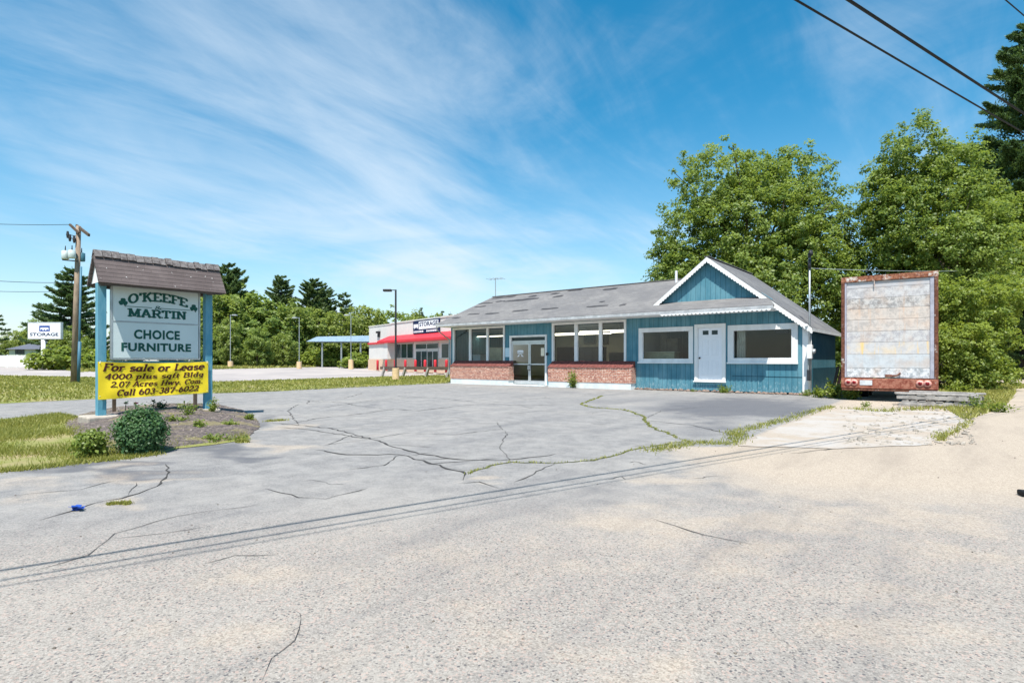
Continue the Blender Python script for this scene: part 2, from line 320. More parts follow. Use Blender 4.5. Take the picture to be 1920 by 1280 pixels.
# slab-serif stroke letters: width, strokes, serif spots
GL = {
 'O': (.95, [arc(.45,.5,.36,.46,0,360,20)], []), "'": (.3, [ln(.14,1,.12,.72)], []),
 'K': (.98, [ln(.2,0,.2,1), ln(.22,.42,.78,1), ln(.42,.62,.82,0)], [(.2,0),(.2,1),(.78,1),(.82,0)]),
 'E': (.86, [ln(.2,0,.2,1), ln(.2,.95,.74,.95,.74,.74), ln(.2,.05,.76,.05,.76,.26), ln(.2,.5,.56,.5)], [(.2,0),(.2,1)]),
 'F': (.82, [ln(.2,0,.2,1), ln(.2,.95,.74,.95,.74,.72), ln(.2,.5,.56,.5)], [(.2,0),(.2,1)]),
 'M': (1.15, [ln(.18,0,.2,1), ln(.2,1,.56,.1), ln(.56,.1,.92,1), ln(.92,1,.94,0)], [(.18,0),(.94,0),(.16,1),(.96,1)]),
 'A': (.98, [ln(.12,0,.46,1), ln(.46,1,.84,0), ln(.24,.34,.7,.34)], [(.12,0),(.84,0)]),
 'R': (.95, [ln(.2,0,.2,1), ln(.2,.95,.5,.95)+arc(.5,.72,.24,.23,90,-90)+ln(.2,.49), ln(.48,.48,.82,0)], [(.2,0),(.2,1),(.84,0)]),
 'T': (.9, [ln(.43,0,.43,1), ln(.08,.72,.08,.95,.78,.95,.78,.72)], [(.43,0)]),
 'I': (.5, [ln(.23,0,.23,1)], [(.23,0),(.23,1)]),
 'N': (1.02, [ln(.2,0,.2,1), ln(.2,1,.8,0), ln(.8,0,.8,1)], [(.2,0),(.16,1),(.8,1)]),
 'L': (.82, [ln(.2,0,.2,1), ln(.2,.05,.74,.05,.74,.28)], [(.2,0),(.2,1)]),
 'B': (.92, [ln(.2,0,.2,1), ln(.2,.95,.5,.95)+arc(.5,.74,.22,.21,90,-90)+ln(.2,.53), arc(.52,.28,.26,.24,90,-90)+ln(.2,.04)], [(.2,0),(.2,1)]),
 'H': (1.0, [ln(.2,0,.2,1), ln(.78,0,.78,1), ln(.2,.5,.78,.5)], [(.2,0),(.2,1),(.78,0),(.78,1)]),
 'C': (.92, [arc(.46,.5,.36,.46,40,320,16), ln(.74,.98,.74,.7)], []),
 'o': (.72, [arc(.34,.33,.26,.29,0,360,16)], []), 'r': (.6, [ln(.18,0,.18,.62), arc(.38,.38,.2,.22,170,50,6)], [(.18,0),(.14,.62)]),
 's': (.62, [arc(.3,.46,.18,.14,30,270,8)+arc(.3,.17,.2,.15,90,-150,8)], []), 'a': (.72, [arc(.3,.3,.22,.27,0,360,14), ln(.52,.6,.52,.04,.64,.04)], []),
 'l': (.42, [ln(.18,0,.18,1)], [(.18,0),(.12,1)]), 'e': (.7, [ln(.1,.34,.56,.34)+arc(.33,.33,.24,.29,5,310,14)], []),
 'p': (.76, [ln(.18,-.3,.18,.62), arc(.36,.32,.22,.29,150,-150,12)], [(.18,-.3),(.12,.62)]), 'u': (.78, [ln(.18,.62,.18,.2)+arc(.36,.2,.18,.17,180,360,8)+ln(.56,.62), ln(.56,.62,.56,0)], [(.12,.62),(.6,0)]),
 'q': (.76, [ln(.54,-.3,.54,.62), arc(.34,.32,.23,.29,30,330,12)], [(.54,-.3)]), 'f': (.5, [ln(.2,0,.2,.8)+arc(.36,.8,.16,.17,180,60,6), ln(.04,.58,.42,.58)], [(.2,0)]),
 't': (.5, [ln(.2,.86,.2,.15)+arc(.34,.15,.14,.13,180,300,6), ln(.04,.58,.42,.58)], []), 'd': (.78, [arc(.32,.32,.23,.29,30,330,12), ln(.54,0,.54,1)], [(.58,0),(.48,1)]),
 'g': (.74, [arc(.32,.34,.22,.26,30,330,12), ln(.54,.62,.54,-.1)+arc(.34,-.12,.2,.18,0,-150,8)], []), 'c': (.66, [arc(.34,.33,.25,.29,50,310,12)], []),
 'w': (1.0, [ln(.1,.62,.28,.02), ln(.28,.02,.48,.6), ln(.48,.6,.66,.02), ln(.66,.02,.86,.62)], [(.1,.62),(.86,.62)]), 'y': (.74, [ln(.1,.62,.36,0), ln(.62,.62,.3,-.24,.1,-.26)], [(.1,.62),(.62,.62)]),
 'm': (1.12, [ln(.18,0,.18,.62), ln(.18,.42)+arc(.34,.42,.17,.18,180,0,6)+ln(.52,0), ln(.52,.42)+arc(.68,.42,.17,.18,180,0,6)+ln(.86,0)], [(.18,0),(.52,0),(.88,0)]),
 '.': (.34, [ln(.14,0,.14,.12)], []), '-': (.55, [ln(.08,.38,.44,.38)], []), ' ': (.45, [], []),
 '0': (.78, [arc(.36,.5,.27,.46,0,360,18)], []), '2': (.76, [arc(.36,.7,.25,.26,160,-30,8)+ln(.1,.06,.64,.06,.64,.2)], []),
 '3': (.74, [arc(.34,.73,.22,.22,150,-90,8), arc(.34,.27,.25,.24,90,-150,10)], []), '4': (.8, [ln(.52,0,.52,1), ln(.52,.98,.08,.32,.7,.32)], [(.52,0)]),
 '6': (.76, [arc(.36,.3,.25,.27,0,360,14), arc(.5,.3,.4,.66,110,180,8)], []), '7': (.74, [ln(.1,.76,.1,.94,.62,.94,.28,0)], []), '8': (.76, [arc(.36,.73,.21,.22,0,360,12), arc(.36,.27,.26,.25,0,360,12)], []),
}
def stroke_text(body, w=0.15, sw=0.36, sh=0.10):
    """2-D letters: list of (verts, faces, level) ribbons, cap height 1; returns quads and total width"""
    Q = []; x = 0; lv = 0
    for ch in body:
        adv, st, se = GL[ch]
        for pl in st:
            for i in range(len(pl)-1):
                a = Vector((pl[i][0]+x, pl[i][1])); b = Vector((pl[i+1][0]+x, pl[i+1][1])); d = b-a
                if d.length < 1e-6: continue
                d.normalize(); n = Vector((-d.y, d.x)); ww = w*(0.62+0.38*abs(d.y)); e = d*0.03
                n = n*(ww/2); Q.append(([a-e+n, a-e-n, b+e-n, b+e+n], lv)); lv = (lv+1) % 7
        for sx, sy in se:
            y0, y1 = (sy, sy+sh) if sy < 0.6 and sy != .62 else (sy-sh, sy)
            Q.append(([Vector((x+sx-sw/2, y0)), Vector((x+sx+sw/2, y0)), Vector((x+sx+sw/2, y1)), Vector((x+sx-sw/2, y1))], 7))
        x += adv
    return Q, x
def place_text(mb, Q, width, x0, x1, y0, capH, surf, shear=0.0, warp=None, eps=0.0006):
    """map the letters on a surface function surf(a, b, lift)"""
    k = (x1-x0)/width
    for q, lv in Q:
        pts = []
        for p in q:
            a = x0+p.x*k+shear*p.y*capH; b = y0+p.y*capH
            if warp: a, b = warp(a, b)
            pts.append(surf(a, b, 0.004+lv*eps))
        mb.quad(*pts)
# ------------------------------------------------------------------ ground
def point_in(poly, X, Y):
    inside = np.zeros(X.shape, bool); n = len(poly)
    for i in range(n):
        x0, y0 = poly[i]; x1, y1 = poly[(i+1) % n]
        if y0 == y1: continue
        c = ((y0 > Y) != (y1 > Y)) & (X < (x1-x0)*(Y-y0)/(y1-y0)+x0); inside ^= c
    return inside
def ppoly(*px): return [tuple(gp(a, b)[:2]) for a, b in px]
def ragged(poly, step=0.4, amp=0.08):
    out = []; n = len(poly)
    for i in range(n):
        a = Vector(poly[i]); b = Vector(poly[(i+1) % n]); d = b-a; k = max(1, min(120, int(d.length/step))); nn = Vector((-d.y, d.x)).normalized()
        for j in range(k): out.append(tuple(a+d*(j/k)+nn*(random.uniform(-1, 1)*amp if j else 0)))
    return out
def sheet(name, poly, lift, mat, label=None, kind='structure', parent=None):
    bm = bmesh.new(); vs = [bm.verts.new((p[0], p[1], 0)) for p in poly]
    for t3 in tessellate_polygon([[Vector((p[0], p[1], 0)) for p in poly]]):
        try: bm.faces.new([vs[i] for i in t3])
        except ValueError: pass
    for x in (-40, -75): bmesh.ops.bisect_plane(bm, geom=bm.verts[:]+bm.edges[:]+bm.faces[:], plane_co=(x, 0, 0), plane_no=(1, 0, 0))
    for v in bm.verts: v.co.z = terr(v.co.x)+lift
    bmesh.ops.recalc_face_normals(bm, faces=bm.faces)
    for f in bm.faces:
        if f.normal.z < 0: f.normal_flip()
    me = bpy.data.meshes.new(name); bm.to_mesh(me); bm.free(); o = link(name, me, mat, parent); tag(o, label, None, None, kind); return o
def groundmat():
    t = NT("meadow_ground"); n = t.noise(0.35, 6); f = t.noise(9, 5); t.col(t.mix(t.step(n, .35, .65), t.mix(f, (.10,.13,.03), (.17,.17,.06)), t.mix(f, (.15,.125,.06), (.24,.20,.11))), 0.95); return t.m
def lawnmat():
    t = NT("lawn_soil"); n = t.noise(0.7, 6, .65); f = t.noise(14, 5); t.col(t.mix(t.step(n, .40, .66), t.mix(f, (.13,.16,.030), (.24,.25,.065)), t.mix(f, (.22,.18,.08), (.34,.28,.15))), 0.95); t.bump(f, .5, .03); return t.m
def sandmat():
    t = NT("sandy_gravel"); n = t.noise(0.5, 6, .65); f = t.noise(50, 5, .7); g = t.noise(4, 6, .7)
    c = t.mix(t.step(n, .35, .65), (.40,.335,.265), (.33,.285,.235)); c = t.mix(t.math('MULTIPLY', t.step(f, .52, .72), .5), c, (.52,.45,.36)); c = t.mix(t.math('MULTIPLY', t.step(f, .42, .28), .55), c, (.13,.10,.08)); c = t.mix(t.math('MULTIPLY', t.step(g, .55, .75), .4), c, (.22,.17,.125))
    t.col(c, .95); t.bump(f, .5, .012); return t.m
def slabmat():
    t = NT("old_concrete_slab"); n = t.noise(1.1, 7, .7); f = t.noise(45, 5, .7); c = t.mix(t.step(n, .38, .62), (.40,.37,.34), (.36,.30,.24)); c = t.mix(t.math('MULTIPLY', t.step(f, .55, .72), .5), c, (.54,.52,.49)); c = t.mix(t.math('MULTIPLY', t.step(f, .4, .28), .5), c, (.15,.13,.11)); c = t.mix(t.math('MULTIPLY', t.step(t.noise(6, 6, .7), .58, .7), .6), c, (.19,.16,.13)); t.col(c, .92); t.bump(f, .5, .012); return t.m
def lotmat(name, c, c2):
    t = NT(name); n = t.noise(0.25, 6, .6); f = t.noise(6, 5); t.col(t.mix(t.step(n, .35, .65), t.mix(f, c, mul(c, .85)), c2), .93); return t.m
def asphaltmat():
    t = NT("weathered_asphalt"); m = t.attr('mask', 'Color'); s = t.N.new('ShaderNodeSeparateColor'); t.L.new(m, s.inputs[0]); sand, dark, coarse = s.outputs[0], s.outputs[1], s.outputs[2]
    big = t.noise(.55, 6, .62); mid = t.noise(3.2, 6, .68); ag = t.noise(120, 3, .75); ag2 = t.noise(230, 2, .6); vo = t.voro(105, None, 'Color'); strk = t.noise(1.0, 6, .65, t.mapv((1.6, .28, 1), (0, 0, .45))); vs = t.N.new('ShaderNodeSeparateColor'); t.L.new(vo, vs.inputs[0]); vr = vs.outputs[0]
    grain = t.math('ADD', t.math('MULTIPLY', ag, .55), t.math('ADD', t.math('MULTIPLY', ag2, .2), t.math('MULTIPLY', vr, .25)))
    fine = t.mix(t.step(grain, .36, .66), (.142,.139,.139), (.268,.257,.247)); fine = t.mix(t.step(mid, .35, .68), fine, t.mix(.5, fine, (.34,.33,.315)))
    crs = t.mix(t.step(grain, .32, .56), (.172,.154,.136), (.322,.291,.256)); crs = t.mix(t.step(grain, .57, .72), crs, (.45,.41,.365)); crs = t.mix(t.math('MULTIPLY', t.step(vs.outputs[1], .86, .9), .7), crs, (.44,.32,.27)); crs = t.mix(t.math('MULTIPLY', t.step(vs.outputs[2], .955, .965), .85), crs, (.045,.045,.055))
    a = t.mix(t.math('ADD', coarse, t.math('MULTIPLY', t.math('SUBTRACT', mid, .5), .5), True), fine, crs); a = t.mix(t.math('MULTIPLY', t.step(big, .42, .7), .22), a, (.42,.385,.34)); a = t.mix(t.math('MULTIPLY', t.step(strk, .50, .72), .42), a, (.120,.120,.128)); a = t.mix(t.math('MULTIPLY', t.step(strk, .46, .26), .30), a, (.40,.37,.335))
    dk = t.step(t.math('ADD', dark, t.math('MULTIPLY', t.math('SUBTRACT', mid, .5), .9)), .30, .75); a = t.mix(t.math('MULTIPLY', dk, .85), a, t.mix(grain, (.060,.062,.072), (.145,.147,.160)))
    sd = t.step(t.math('ADD', sand, t.math('MULTIPLY', t.math('SUBTRACT', mid, .5), 1.0)), .28, .85); sc = t.mix(t.step(grain, .34, .62), (.30,.245,.19), (.47,.395,.315)); sc = t.mix(t.math('MULTIPLY', t.step(strk, .45, .7), .45), sc, (.25,.205,.165)); sc = t.mix(t.math('MULTIPLY', t.step(t.noise(9, 5, .7), .60, .74), .55), sc, (.20,.165,.135)); a = t.mix(t.math('MULTIPLY', sd, t.step(sand, .9, 1.4, .66, .95)), a, sc)
    t.col(a, .88); t.bump(t.math('ADD', t.math('MULTIPLY', ag, 1.0), t.math('MULTIPLY', vr, .6)), .55, .008); return t.m
GM = groundmat(); LM = lawnmat(); SM = sandmat()
sheet('ground', [(-900, -300), (500, -300), (500, 1200), (-900, 1200)], -0.03, GM)
def asphalt():
    x0, x1, y0, y1, st = -24.2, 9.0, -4.0, 24.5, 0.14
    xs = np.arange(x0, x1, st); ys = np.arange(y0, y1, st); X, Y = np.meshgrid(xs, ys); nx, ny = len(xs), len(ys)
    d = -sT*X+cT*Y; lat = cT*X+sT*Y; dd = np.maximum(d, .6); PX = 960+FPX*lat/dd; PY = HZ+FPX*H/dd
    sand = np.zeros_like(X); dark = np.zeros_like(X); coarse = np.zeros_like(X)
    WX = (70*np.sin(X*1.7+1.5*np.sin(Y*1.1))+40*np.sin(Y*3.1+X*.7+1.3*np.sin(X*2.7)))*np.clip((PY-700)/300, 0, 1); WY = (16*np.sin(X*2.3+Y*.8)+11*np.sin(Y*4.3-X*1.9+np.sin(X*5.1))+7*np.sin(X*7.7+2*np.sin(Y*6.1)))*np.clip((PY-720)/260, 0, 1.3)
    def blob(arr, px, py, rx, ry, amp, tilt=0.0):
        a, b = PX+WX-px, PY+WY-py; a, b = a+b*tilt, b-a*tilt*0.3
        np.maximum(arr, amp*np.exp(-((a/rx)**2+(b/ry)**2)), out=arr)
    for q in ((300,888,150,14,.75),(60,915,150,18,.6),(215,950,60,14,.8),(870,905,55,14,.9),(640,880,160,14,.35),(560,1090,190,45,.62),(900,1060,200,40,.5),(1000,1190,260,40,.45),(300,1180,260,36,.5),(1650,1210,260,40,.5),(1750,1040,200,36,.5),(700,1010,140,40,.35),(1230,965,170,40,.8),(1420,985,260,30,.65),(1340,1050,230,32,.5),
              (1080,1030,120,35,.4),(1150,1245,130,35,.65),(430,1210,200,60,.55),(250,1100,220,30,.35),(840,1150,160,50,.4),(1600,1130,240,40,.4),(1730,960,300,30,.65),(560,800,70,10,.7),(520,835,110,7,.8),(690,812,60,6,.6),(1500,870,220,26,.8),(1310,885,110,22,.7)): blob(sand, *q)
    sand = np.maximum(sand, .95/(1+np.exp(-(PX-(1285+(PY-850)*1.6))/45.0))*(PY > 836)/(1+np.exp((PY-(925+(PX-1300)*.02))/16.0)))
    for q in ((1390,765,210,26,.9),(1180,752,260,14,.45),(1320,800,120,22,.6),(200,880,260,9,.95),(420,848,140,10,.8),(480,800,26,26,.75),(90,905,160,8,.5),(760,725,300,6,.3),(705,762,28,4,.6),(985,792,45,6,.45),(820,812,30,5,.5),(600,742,50,4,.5),(1060,735,60,4,.5),(560,870,60,8,.4),(330,1000,90,9,.35),(930,960,70,8,.35),(1700,1060,120,14,.3),(1480,1130,90,14,.3),(1130,925,150,16,.55),(640,1180,60,60,.35),(700,1030,90,24,.3),(1190,905,80,9,.4)): blob(dark, *q)
    xb = np.where(PY > 838, 1285+(PY-850)*1.6, 1370+(838-PY)*2.43); wd_ = np.where(PY > 838, 40.0, 9.0); zone = 1/(1+np.exp(np.clip(-(PX-xb)/wd_, -50, 50)))/(1+np.exp(np.clip((PY-(915+(PX-1300)*.03))/18.0, -50, 50))); sand = np.maximum(sand, 1.7*zone*(d > 1))
    sand += .15*(PY > 900)*(1-np.exp(-np.maximum(PX-200, 0)/900.))
    coarse = 1/(1+np.exp(-(PY-(955-(PX-960)*.055))/24.0)); coarse *= .9
    V = np.stack([X.ravel(), Y.ravel(), np.zeros(X.size)], 1); i = np.arange((ny-1)*(nx-1)); r, c = i//(nx-1), i % (nx-1); k = r*nx+c
    me = np_mesh('parking_lot', V, np.stack([k, k+1, k+nx+1, k+nx], 1)); at = me.color_attributes.new('mask', 'FLOAT_COLOR', 'POINT')
    at.data.foreach_set('color', np.stack([sand.ravel(), dark.ravel(), coarse.ravel(), np.ones(X.size)], 1).astype(np.float32).ravel())
    return tag(link('parking_lot', me, asphaltmat()), None, None, None, 'structure')
LOT = asphalt()
# lawn beside the lot, far lot, sandy drive, concrete slab
lawn_far = [(-22.3, -30), (-22.4, 3.4), (-23.1, 9.9), (-23.75, 23.4), (-23.75, 60), (-36.5, 60), (-36.4, 37), (-35.3, 15.2), (-50, 12.0), (-57, 8.5), (-90, 4), (-90, -30)]
sheet('lawn', ragged(lawn_far, .5, .07), .006, LM)
far_lot = [(-36.5, 60), (-36.4, 37), (-35.3, 15.2), (-50, 12.0), (-57, 8.5), (-90, 4), (-105, 18), (-82, 30), (-66, 80), (-36, 95)]
sheet('far_parking_lot', far_lot, .002, lotmat("far_asphalt", (.33,.30,.29), (.40,.36,.335)))
lawn_near_px = [(-140, 800), (0, 786), (110, 776), (180, 790), (330, 815), (455, 812), (470, 822), (400, 834), (335, 841), (295, 853), (210, 862), (100, 872), (0, 886), (-200, 905)]
lawn_near = ppoly(*lawn_near_px)
sheet('lawn', ragged(lawn_near, .3, .05), .008, LM)
sheet('sandy_drive', ragged([(-4.4, 23.6), (-4.6, 60), (9.5, 60), (9.5, 23.4)], .3, .2), .003, SM)
sheet('concrete_slab', ragged(ppoly((1385, 836), (1460, 800), (1560, 770), (1640, 765), (1810, 775), (1825, 790), (1770, 818), (1740, 834), (1560, 842)), .25, .05), .008, slabmat())
# cracks
CM = plain("crack_dirt", (0.050, 0.047, 0.045), 0.95, .4, 8, 40, .3)
CMg = plain("overgrown_crack", (0.085, 0.095, 0.028), 0.95, .5, 6, 40, .3)
def ray_px(q):
    d = -sT*q.x+cT*q.y; return (960+FPX*(cT*q.x+sT*q.y)/max(d, .5), HZ+FPX*H/max(d, .5))
def crack(px, w, green=False, branch=True):
    pts = [gp(a, b) for a, b in px]; out = []
    for i in range(len(pts)-1):
        d = pts[i+1]-pts[i]; k = max(2, int(d.length/.13)); n = Vector((-d.y, d.x, 0)).normalized()
        for j in range(k):
            jit = .35*w+.014*math.sqrt(max(1, pts[i].length/5)); out.append(pts[i]+d*(j/k)+n*random.uniform(-jit, jit))
    out.append(pts[-1]); mb = MB(); L_ = []; n_ = len(out)
    for i, p in enumerate(out):
        d = out[min(i+1, n_-1)]-out[max(i-1, 0)]; n = Vector((-d.y, d.x, 0)).normalized(); e = min(1, .15+min(i, n_-1-i)/max(1, n_*.12)); ww = w*random.uniform(.25, 1.05)*e/2
        mb.v += [tuple(p+n*ww+Vector((0,0,.004))), tuple(p-n*ww+Vector((0,0,.004)))]
        if i: mb.f.append((2*i-2, 2*i-1, 2*i+1, 2*i))
    mb.build('crack', CMg if green else CM, LOT)
    if not branch: return out
    for i in range(6, n_-6):
        if random.random() < .045:
            d = (out[i+3]-out[i-3]).normalized(); a = random.choice((-1, 1))*random.uniform(.6, 1.4); e = Vector((d.x*math.cos(a)-d.y*math.sin(a), d.x*math.sin(a)+d.y*math.cos(a), 0)); L2 = random.uniform(.3, 1.3)
            q = out[i]; r1 = ray_px(q); r2 = ray_px(q+e*L2*.5); r3 = ray_px(q+e*L2)
            if min(r1[1], r2[1], r3[1]) > 735: crack([r1, r2, r3], w*.38, False, False)
    return out
CR = [([(500,792),(560,797),(620,803),(690,821),(775,848),(860,861),(940,863),(1010,856),(1060,849)], .05, 0), ([(520,800),(585,806),(690,823)], .04, 0), ([(595,843),(650,852),(750,852),(772,858),(820,872),(878,888),(868,900)], .055, 0),
      ([(878,889),(920,873),(960,867),(1040,869),(1110,863),(1150,856),(1190,842),(1240,834),(1285,826)], .05, 1), ([(1285,826),(1215,798),(1205,780),(1170,768),(1110,764),(1088,758),(1130,742)], .06, 1), ([(1205,788),(1300,797),(1360,812)], .04, 0),
      ([(545,795),(590,785),(680,775),(740,767),(785,770),(850,762),(900,757),(985,760),(1090,757)], .045, 0), ([(735,742),(830,747),(905,755)], .035, 0), ([(575,757),(580,751),(650,755),(665,760),(720,766)], .04, 0), ([(640,748),(680,737),(740,738),(850,730)], .04, 0),
      ([(70,978),(140,957),(180,943),(225,934),(260,925),(300,911),(318,885),(310,870)], .03, 0), ([(500,915),(560,932),(610,935),(690,915)], .016, 0), ([(60,1070),(170,1040),(215,1000),(330,968),(440,952),(500,945)], .012, 0), ([(380,1056),(440,1042),(520,1040)], .012, 0),
      ([(545,1145),(570,1160),(550,1200),(505,1235),(490,1280)], .004, 0), ([(1215,970),(1320,1003),(1420,1022)], .012, 0), ([(210,1010),(300,1000),(400,985)], .01, 0), ([(860,905),(900,903),(935,915)], .02, 0), ([(1480,850),(1560,842),(1640,825),(1720,812)], .03, 0)]
GREENPTS = []
CR += [([(600,765),(700,750),(800,743)], .03, 0), ([(900,757),(1000,748),(1090,741),(1150,735)], .03, 0), ([(690,823),(760,812),(850,815),(940,804)], .022, 0), ([(1040,869),(1000,888),(965,903)], .022, 0), ([(960,867),(935,840),(950,815),(930,790)], .018, 0), ([(1170,768),(1090,775),(1010,770),(940,778)], .02, 0), ([(560,797),(540,770),(560,757)], .025, 0), ([(1205,788),(1240,770),(1330,762),(1400,765)], .022, 0), ([(750,852),(720,872),(640,882)], .02, 0), ([(0,935),(60,925),(150,918),(220,900)], .012, 0)]
_r = random.Random(41)
for _ in range(16):
    px, py = _r.uniform(450, 1450), _r.uniform(745, 900); L_ = _r.uniform(30, 110); a = _r.uniform(-.25, .25); CR.append(([(px+L_*k/3, py+L_*k/3*a*.5+_r.uniform(-3, 3)*(py-676)/120) for k in range(4)], .012, 0))
for p, w, g in CR:
    o_ = crack(p, w, g)
    if g: GREENPTS += o_
# ------------------------------------------------------------------ foliage generators
def unit(a): return a/np.maximum(np.linalg.norm(a, axis=1, keepdims=True), 1e-9)
def leaf_cards(C, Nn, L, Wd, r):
    n = len(C); q = unit(r.normal(size=(n, 3))); a = unit(np.cross(Nn, q)); b = np.cross(Nn, a)
    L = L*r.uniform(.6, 1.3, (n, 1)); Wd = Wd*r.uniform(.6, 1.3, (n, 1)); bend = Nn*(-.18*L)
    V = np.stack([C-a*L/2+bend, C+b*Wd/2, C+a*L/2+bend, C-b*Wd/2], 1).reshape(-1, 3); return V, np.arange(4*n).reshape(n, 4)
def crown_mesh(name, lobes, ncl, per, leaf, clr, seed, flat=.7, shell=.5, upw=.55):
    r = np.random.default_rng(seed); lo = np.array(lobes, float); w = (lo[:, 3]*lo[:, 4]*lo[:, 5])**.6; w /= w.sum(); k = r.choice(len(lo), ncl, p=w)
    d = unit(r.normal(size=(ncl, 3))); rad = shell+(1-shell)*np.sqrt(r.random((ncl, 1))); rad *= r.uniform(.86, 1.08, (ncl, 1))
    C = lo[k, :3]+d*rad*lo[k, 3:6]; ct = r.random(ncl); size = r.uniform(.55, 1.35, ncl)*clr
    n = (per*size/clr).astype(int).clip(4); idx = np.repeat(np.arange(ncl), n)
    off = r.normal(size=(len(idx), 3)); off = unit(off)*(r.random((len(idx), 1))**.45)*size[idx][:, None]; off[:, 2] *= flat
    P = C[idx]+off; Nn = unit(d[idx]*.5+np.array([0, 0, upw])+unit(off)*.5+r.normal(size=P.shape)*.5)
    V, F = leaf_cards(P, Nn, leaf, leaf*.72, r); tone = np.clip(.55*ct[idx]+.45*r.random(len(idx)), 0, 1)
    return np_mesh(name, V, F, tone), C
def trunk_mb(h, r0, targets, seed, fork=.3, lean=.0):
    rr = random.Random(seed); mb = MB(); pts = [Vector((0, 0, -.1))]; n = 6
    for i in range(1, n+1): pts.append(Vector((lean*i/n+rr.uniform(-.12, .12)*h*.05, rr.uniform(-.12, .12)*h*.05, h*i/n)))
    rads = [r0*1.35]+[r0*(1-.82*i/n) for i in range(1, n+1)]; mb.tube(pts, rads, 9)
    for t in targets:
        t = Vector(t); s = rr.uniform(fork, .8); k = s*n; i = min(n-1, int(k)); p = pts[i].lerp(pts[i+1], k-i); r = max(.02, r0*(1-.82*s)*.55)
        m = p.lerp(t, .5)+Vector((rr.uniform(-.1, .1), rr.uniform(-.1, .1), .12))*(t-p).length*.6; mb.tube([p, m, t], [r, r*.6, r*.15], 6)
    return mb
def tree(name, label, loc, lobes, h, r0, ncl, per, leaf, clr, mat, seed, group=None, shell=.5, nb=14, cat='tree', flat=.7, trunkname='trunk'):
    root = thing(name, label, cat, loc, group); me, C = crown_mesh('crown', lobes, ncl, per, leaf, clr, seed, flat, shell)
    me.materials.append(M[mat]); o = bpy.data.objects.new('crown', me); COL.objects.link(o); o.parent = root; ORG[o.name] = Vector(loc)
    mb = trunk_mb(h*.78, r0, [C[i] for i in range(0, len(C), max(1, len(C)//nb))][:nb], seed)
    me2 = bpy.data.meshes.new(trunkname); me2.from_pydata(mb.v, [], mb.f); me2.update(); me2.materials.append(M['bark']); t = bpy.data.objects.new(trunkname, me2); COL.objects.link(t); t.parent = root
    return root
def pine(name, label, loc, h, rmax, seed, group=None, z0=.12, per=34, card=.36, droop=.06, dens=.55, nbr=7, cw=.14, pw=.75, mat='needle'):
    r = np.random.default_rng(seed); rr = random.Random(seed); root = thing(name, label, 'tree', loc, group); P = []; D = []; T = []; mb = MB(); mb.tube([(0,0,-.1),(0,0,h*.5),(0,0,h)], [h*.022, h*.013, .02], 8)
    z = h*z0
    while z < h*.985:
        f = (z/h-z0)/(1-z0); ln_ = rmax*((1-f)**pw)*(.55+.45*min(1, f*5))
        for b in range(max(4, int(nbr*(1-.3*f)))):
            if rr.random() < .16: continue
            a = rr.uniform(0, 6.283); L_ = ln_*rr.uniform(.6, 1.12)+.15; dx, dy = math.cos(a), math.sin(a); rise = rr.uniform(-.05, .2)
            q = [Vector((dx*L_*s, dy*L_*s, z+L_*(rise*s-droop*s*s*2+.22*s**3))) for s in (0, .35, .7, 1)]; mb.tube(q, [max(.012, .018*L_), .014*L_, .009*L_, .004], 4, False)
            n = int(per*L_**1.25)+8; s = (.22+.78*r.random(n)**.7); wv = .26*L_*(1.05-s)*r.normal(size=n)+.05*r.normal(size=n)
            zz = z+L_*(rise*s-droop*2*s*s+.22*s**3)+.05*r.normal(size=n)
            P.append(np.stack([dx*L_*s-dy*wv, dy*L_*s+dx*wv, zz], 1)); T.append(np.full(n, rr.random())); D.append(np.tile([dx, dy, .35], (n, 1)))
        z += dens*rr.uniform(.7, 1.3)*(1-.45*f)
    P = np.concatenate(P); T = np.concatenate(T); D = np.concatenate(D); n = len(P); a = unit(D+r.normal(size=(n, 3))*.55); b = unit(np.cross(a, r.normal(size=(n, 3)))); L_ = card*r.uniform(.6, 1.3, (n, 1)); Wd = cw*r.uniform(.6, 1.3, (n, 1))
    V = np.stack([P-a*L_*.4, P+b*Wd/2, P+a*L_*.6, P-b*Wd/2], 1).reshape(-1, 3); me = np_mesh('crown', V, np.arange(4*n).reshape(n, 4), np.clip(.5*T+.5*r.random(n), 0, 1)); me.materials.append(M[mat])
    o = bpy.data.objects.new('crown', me); COL.objects.link(o); o.parent = root; me2 = bpy.data.meshes.new('trunk'); me2.from_pydata(mb.v, [], mb.f); me2.update(); me2.materials.append(M['bark']); t = bpy.data.objects.new('trunk', me2); COL.objects.link(t); t.parent = root; return root
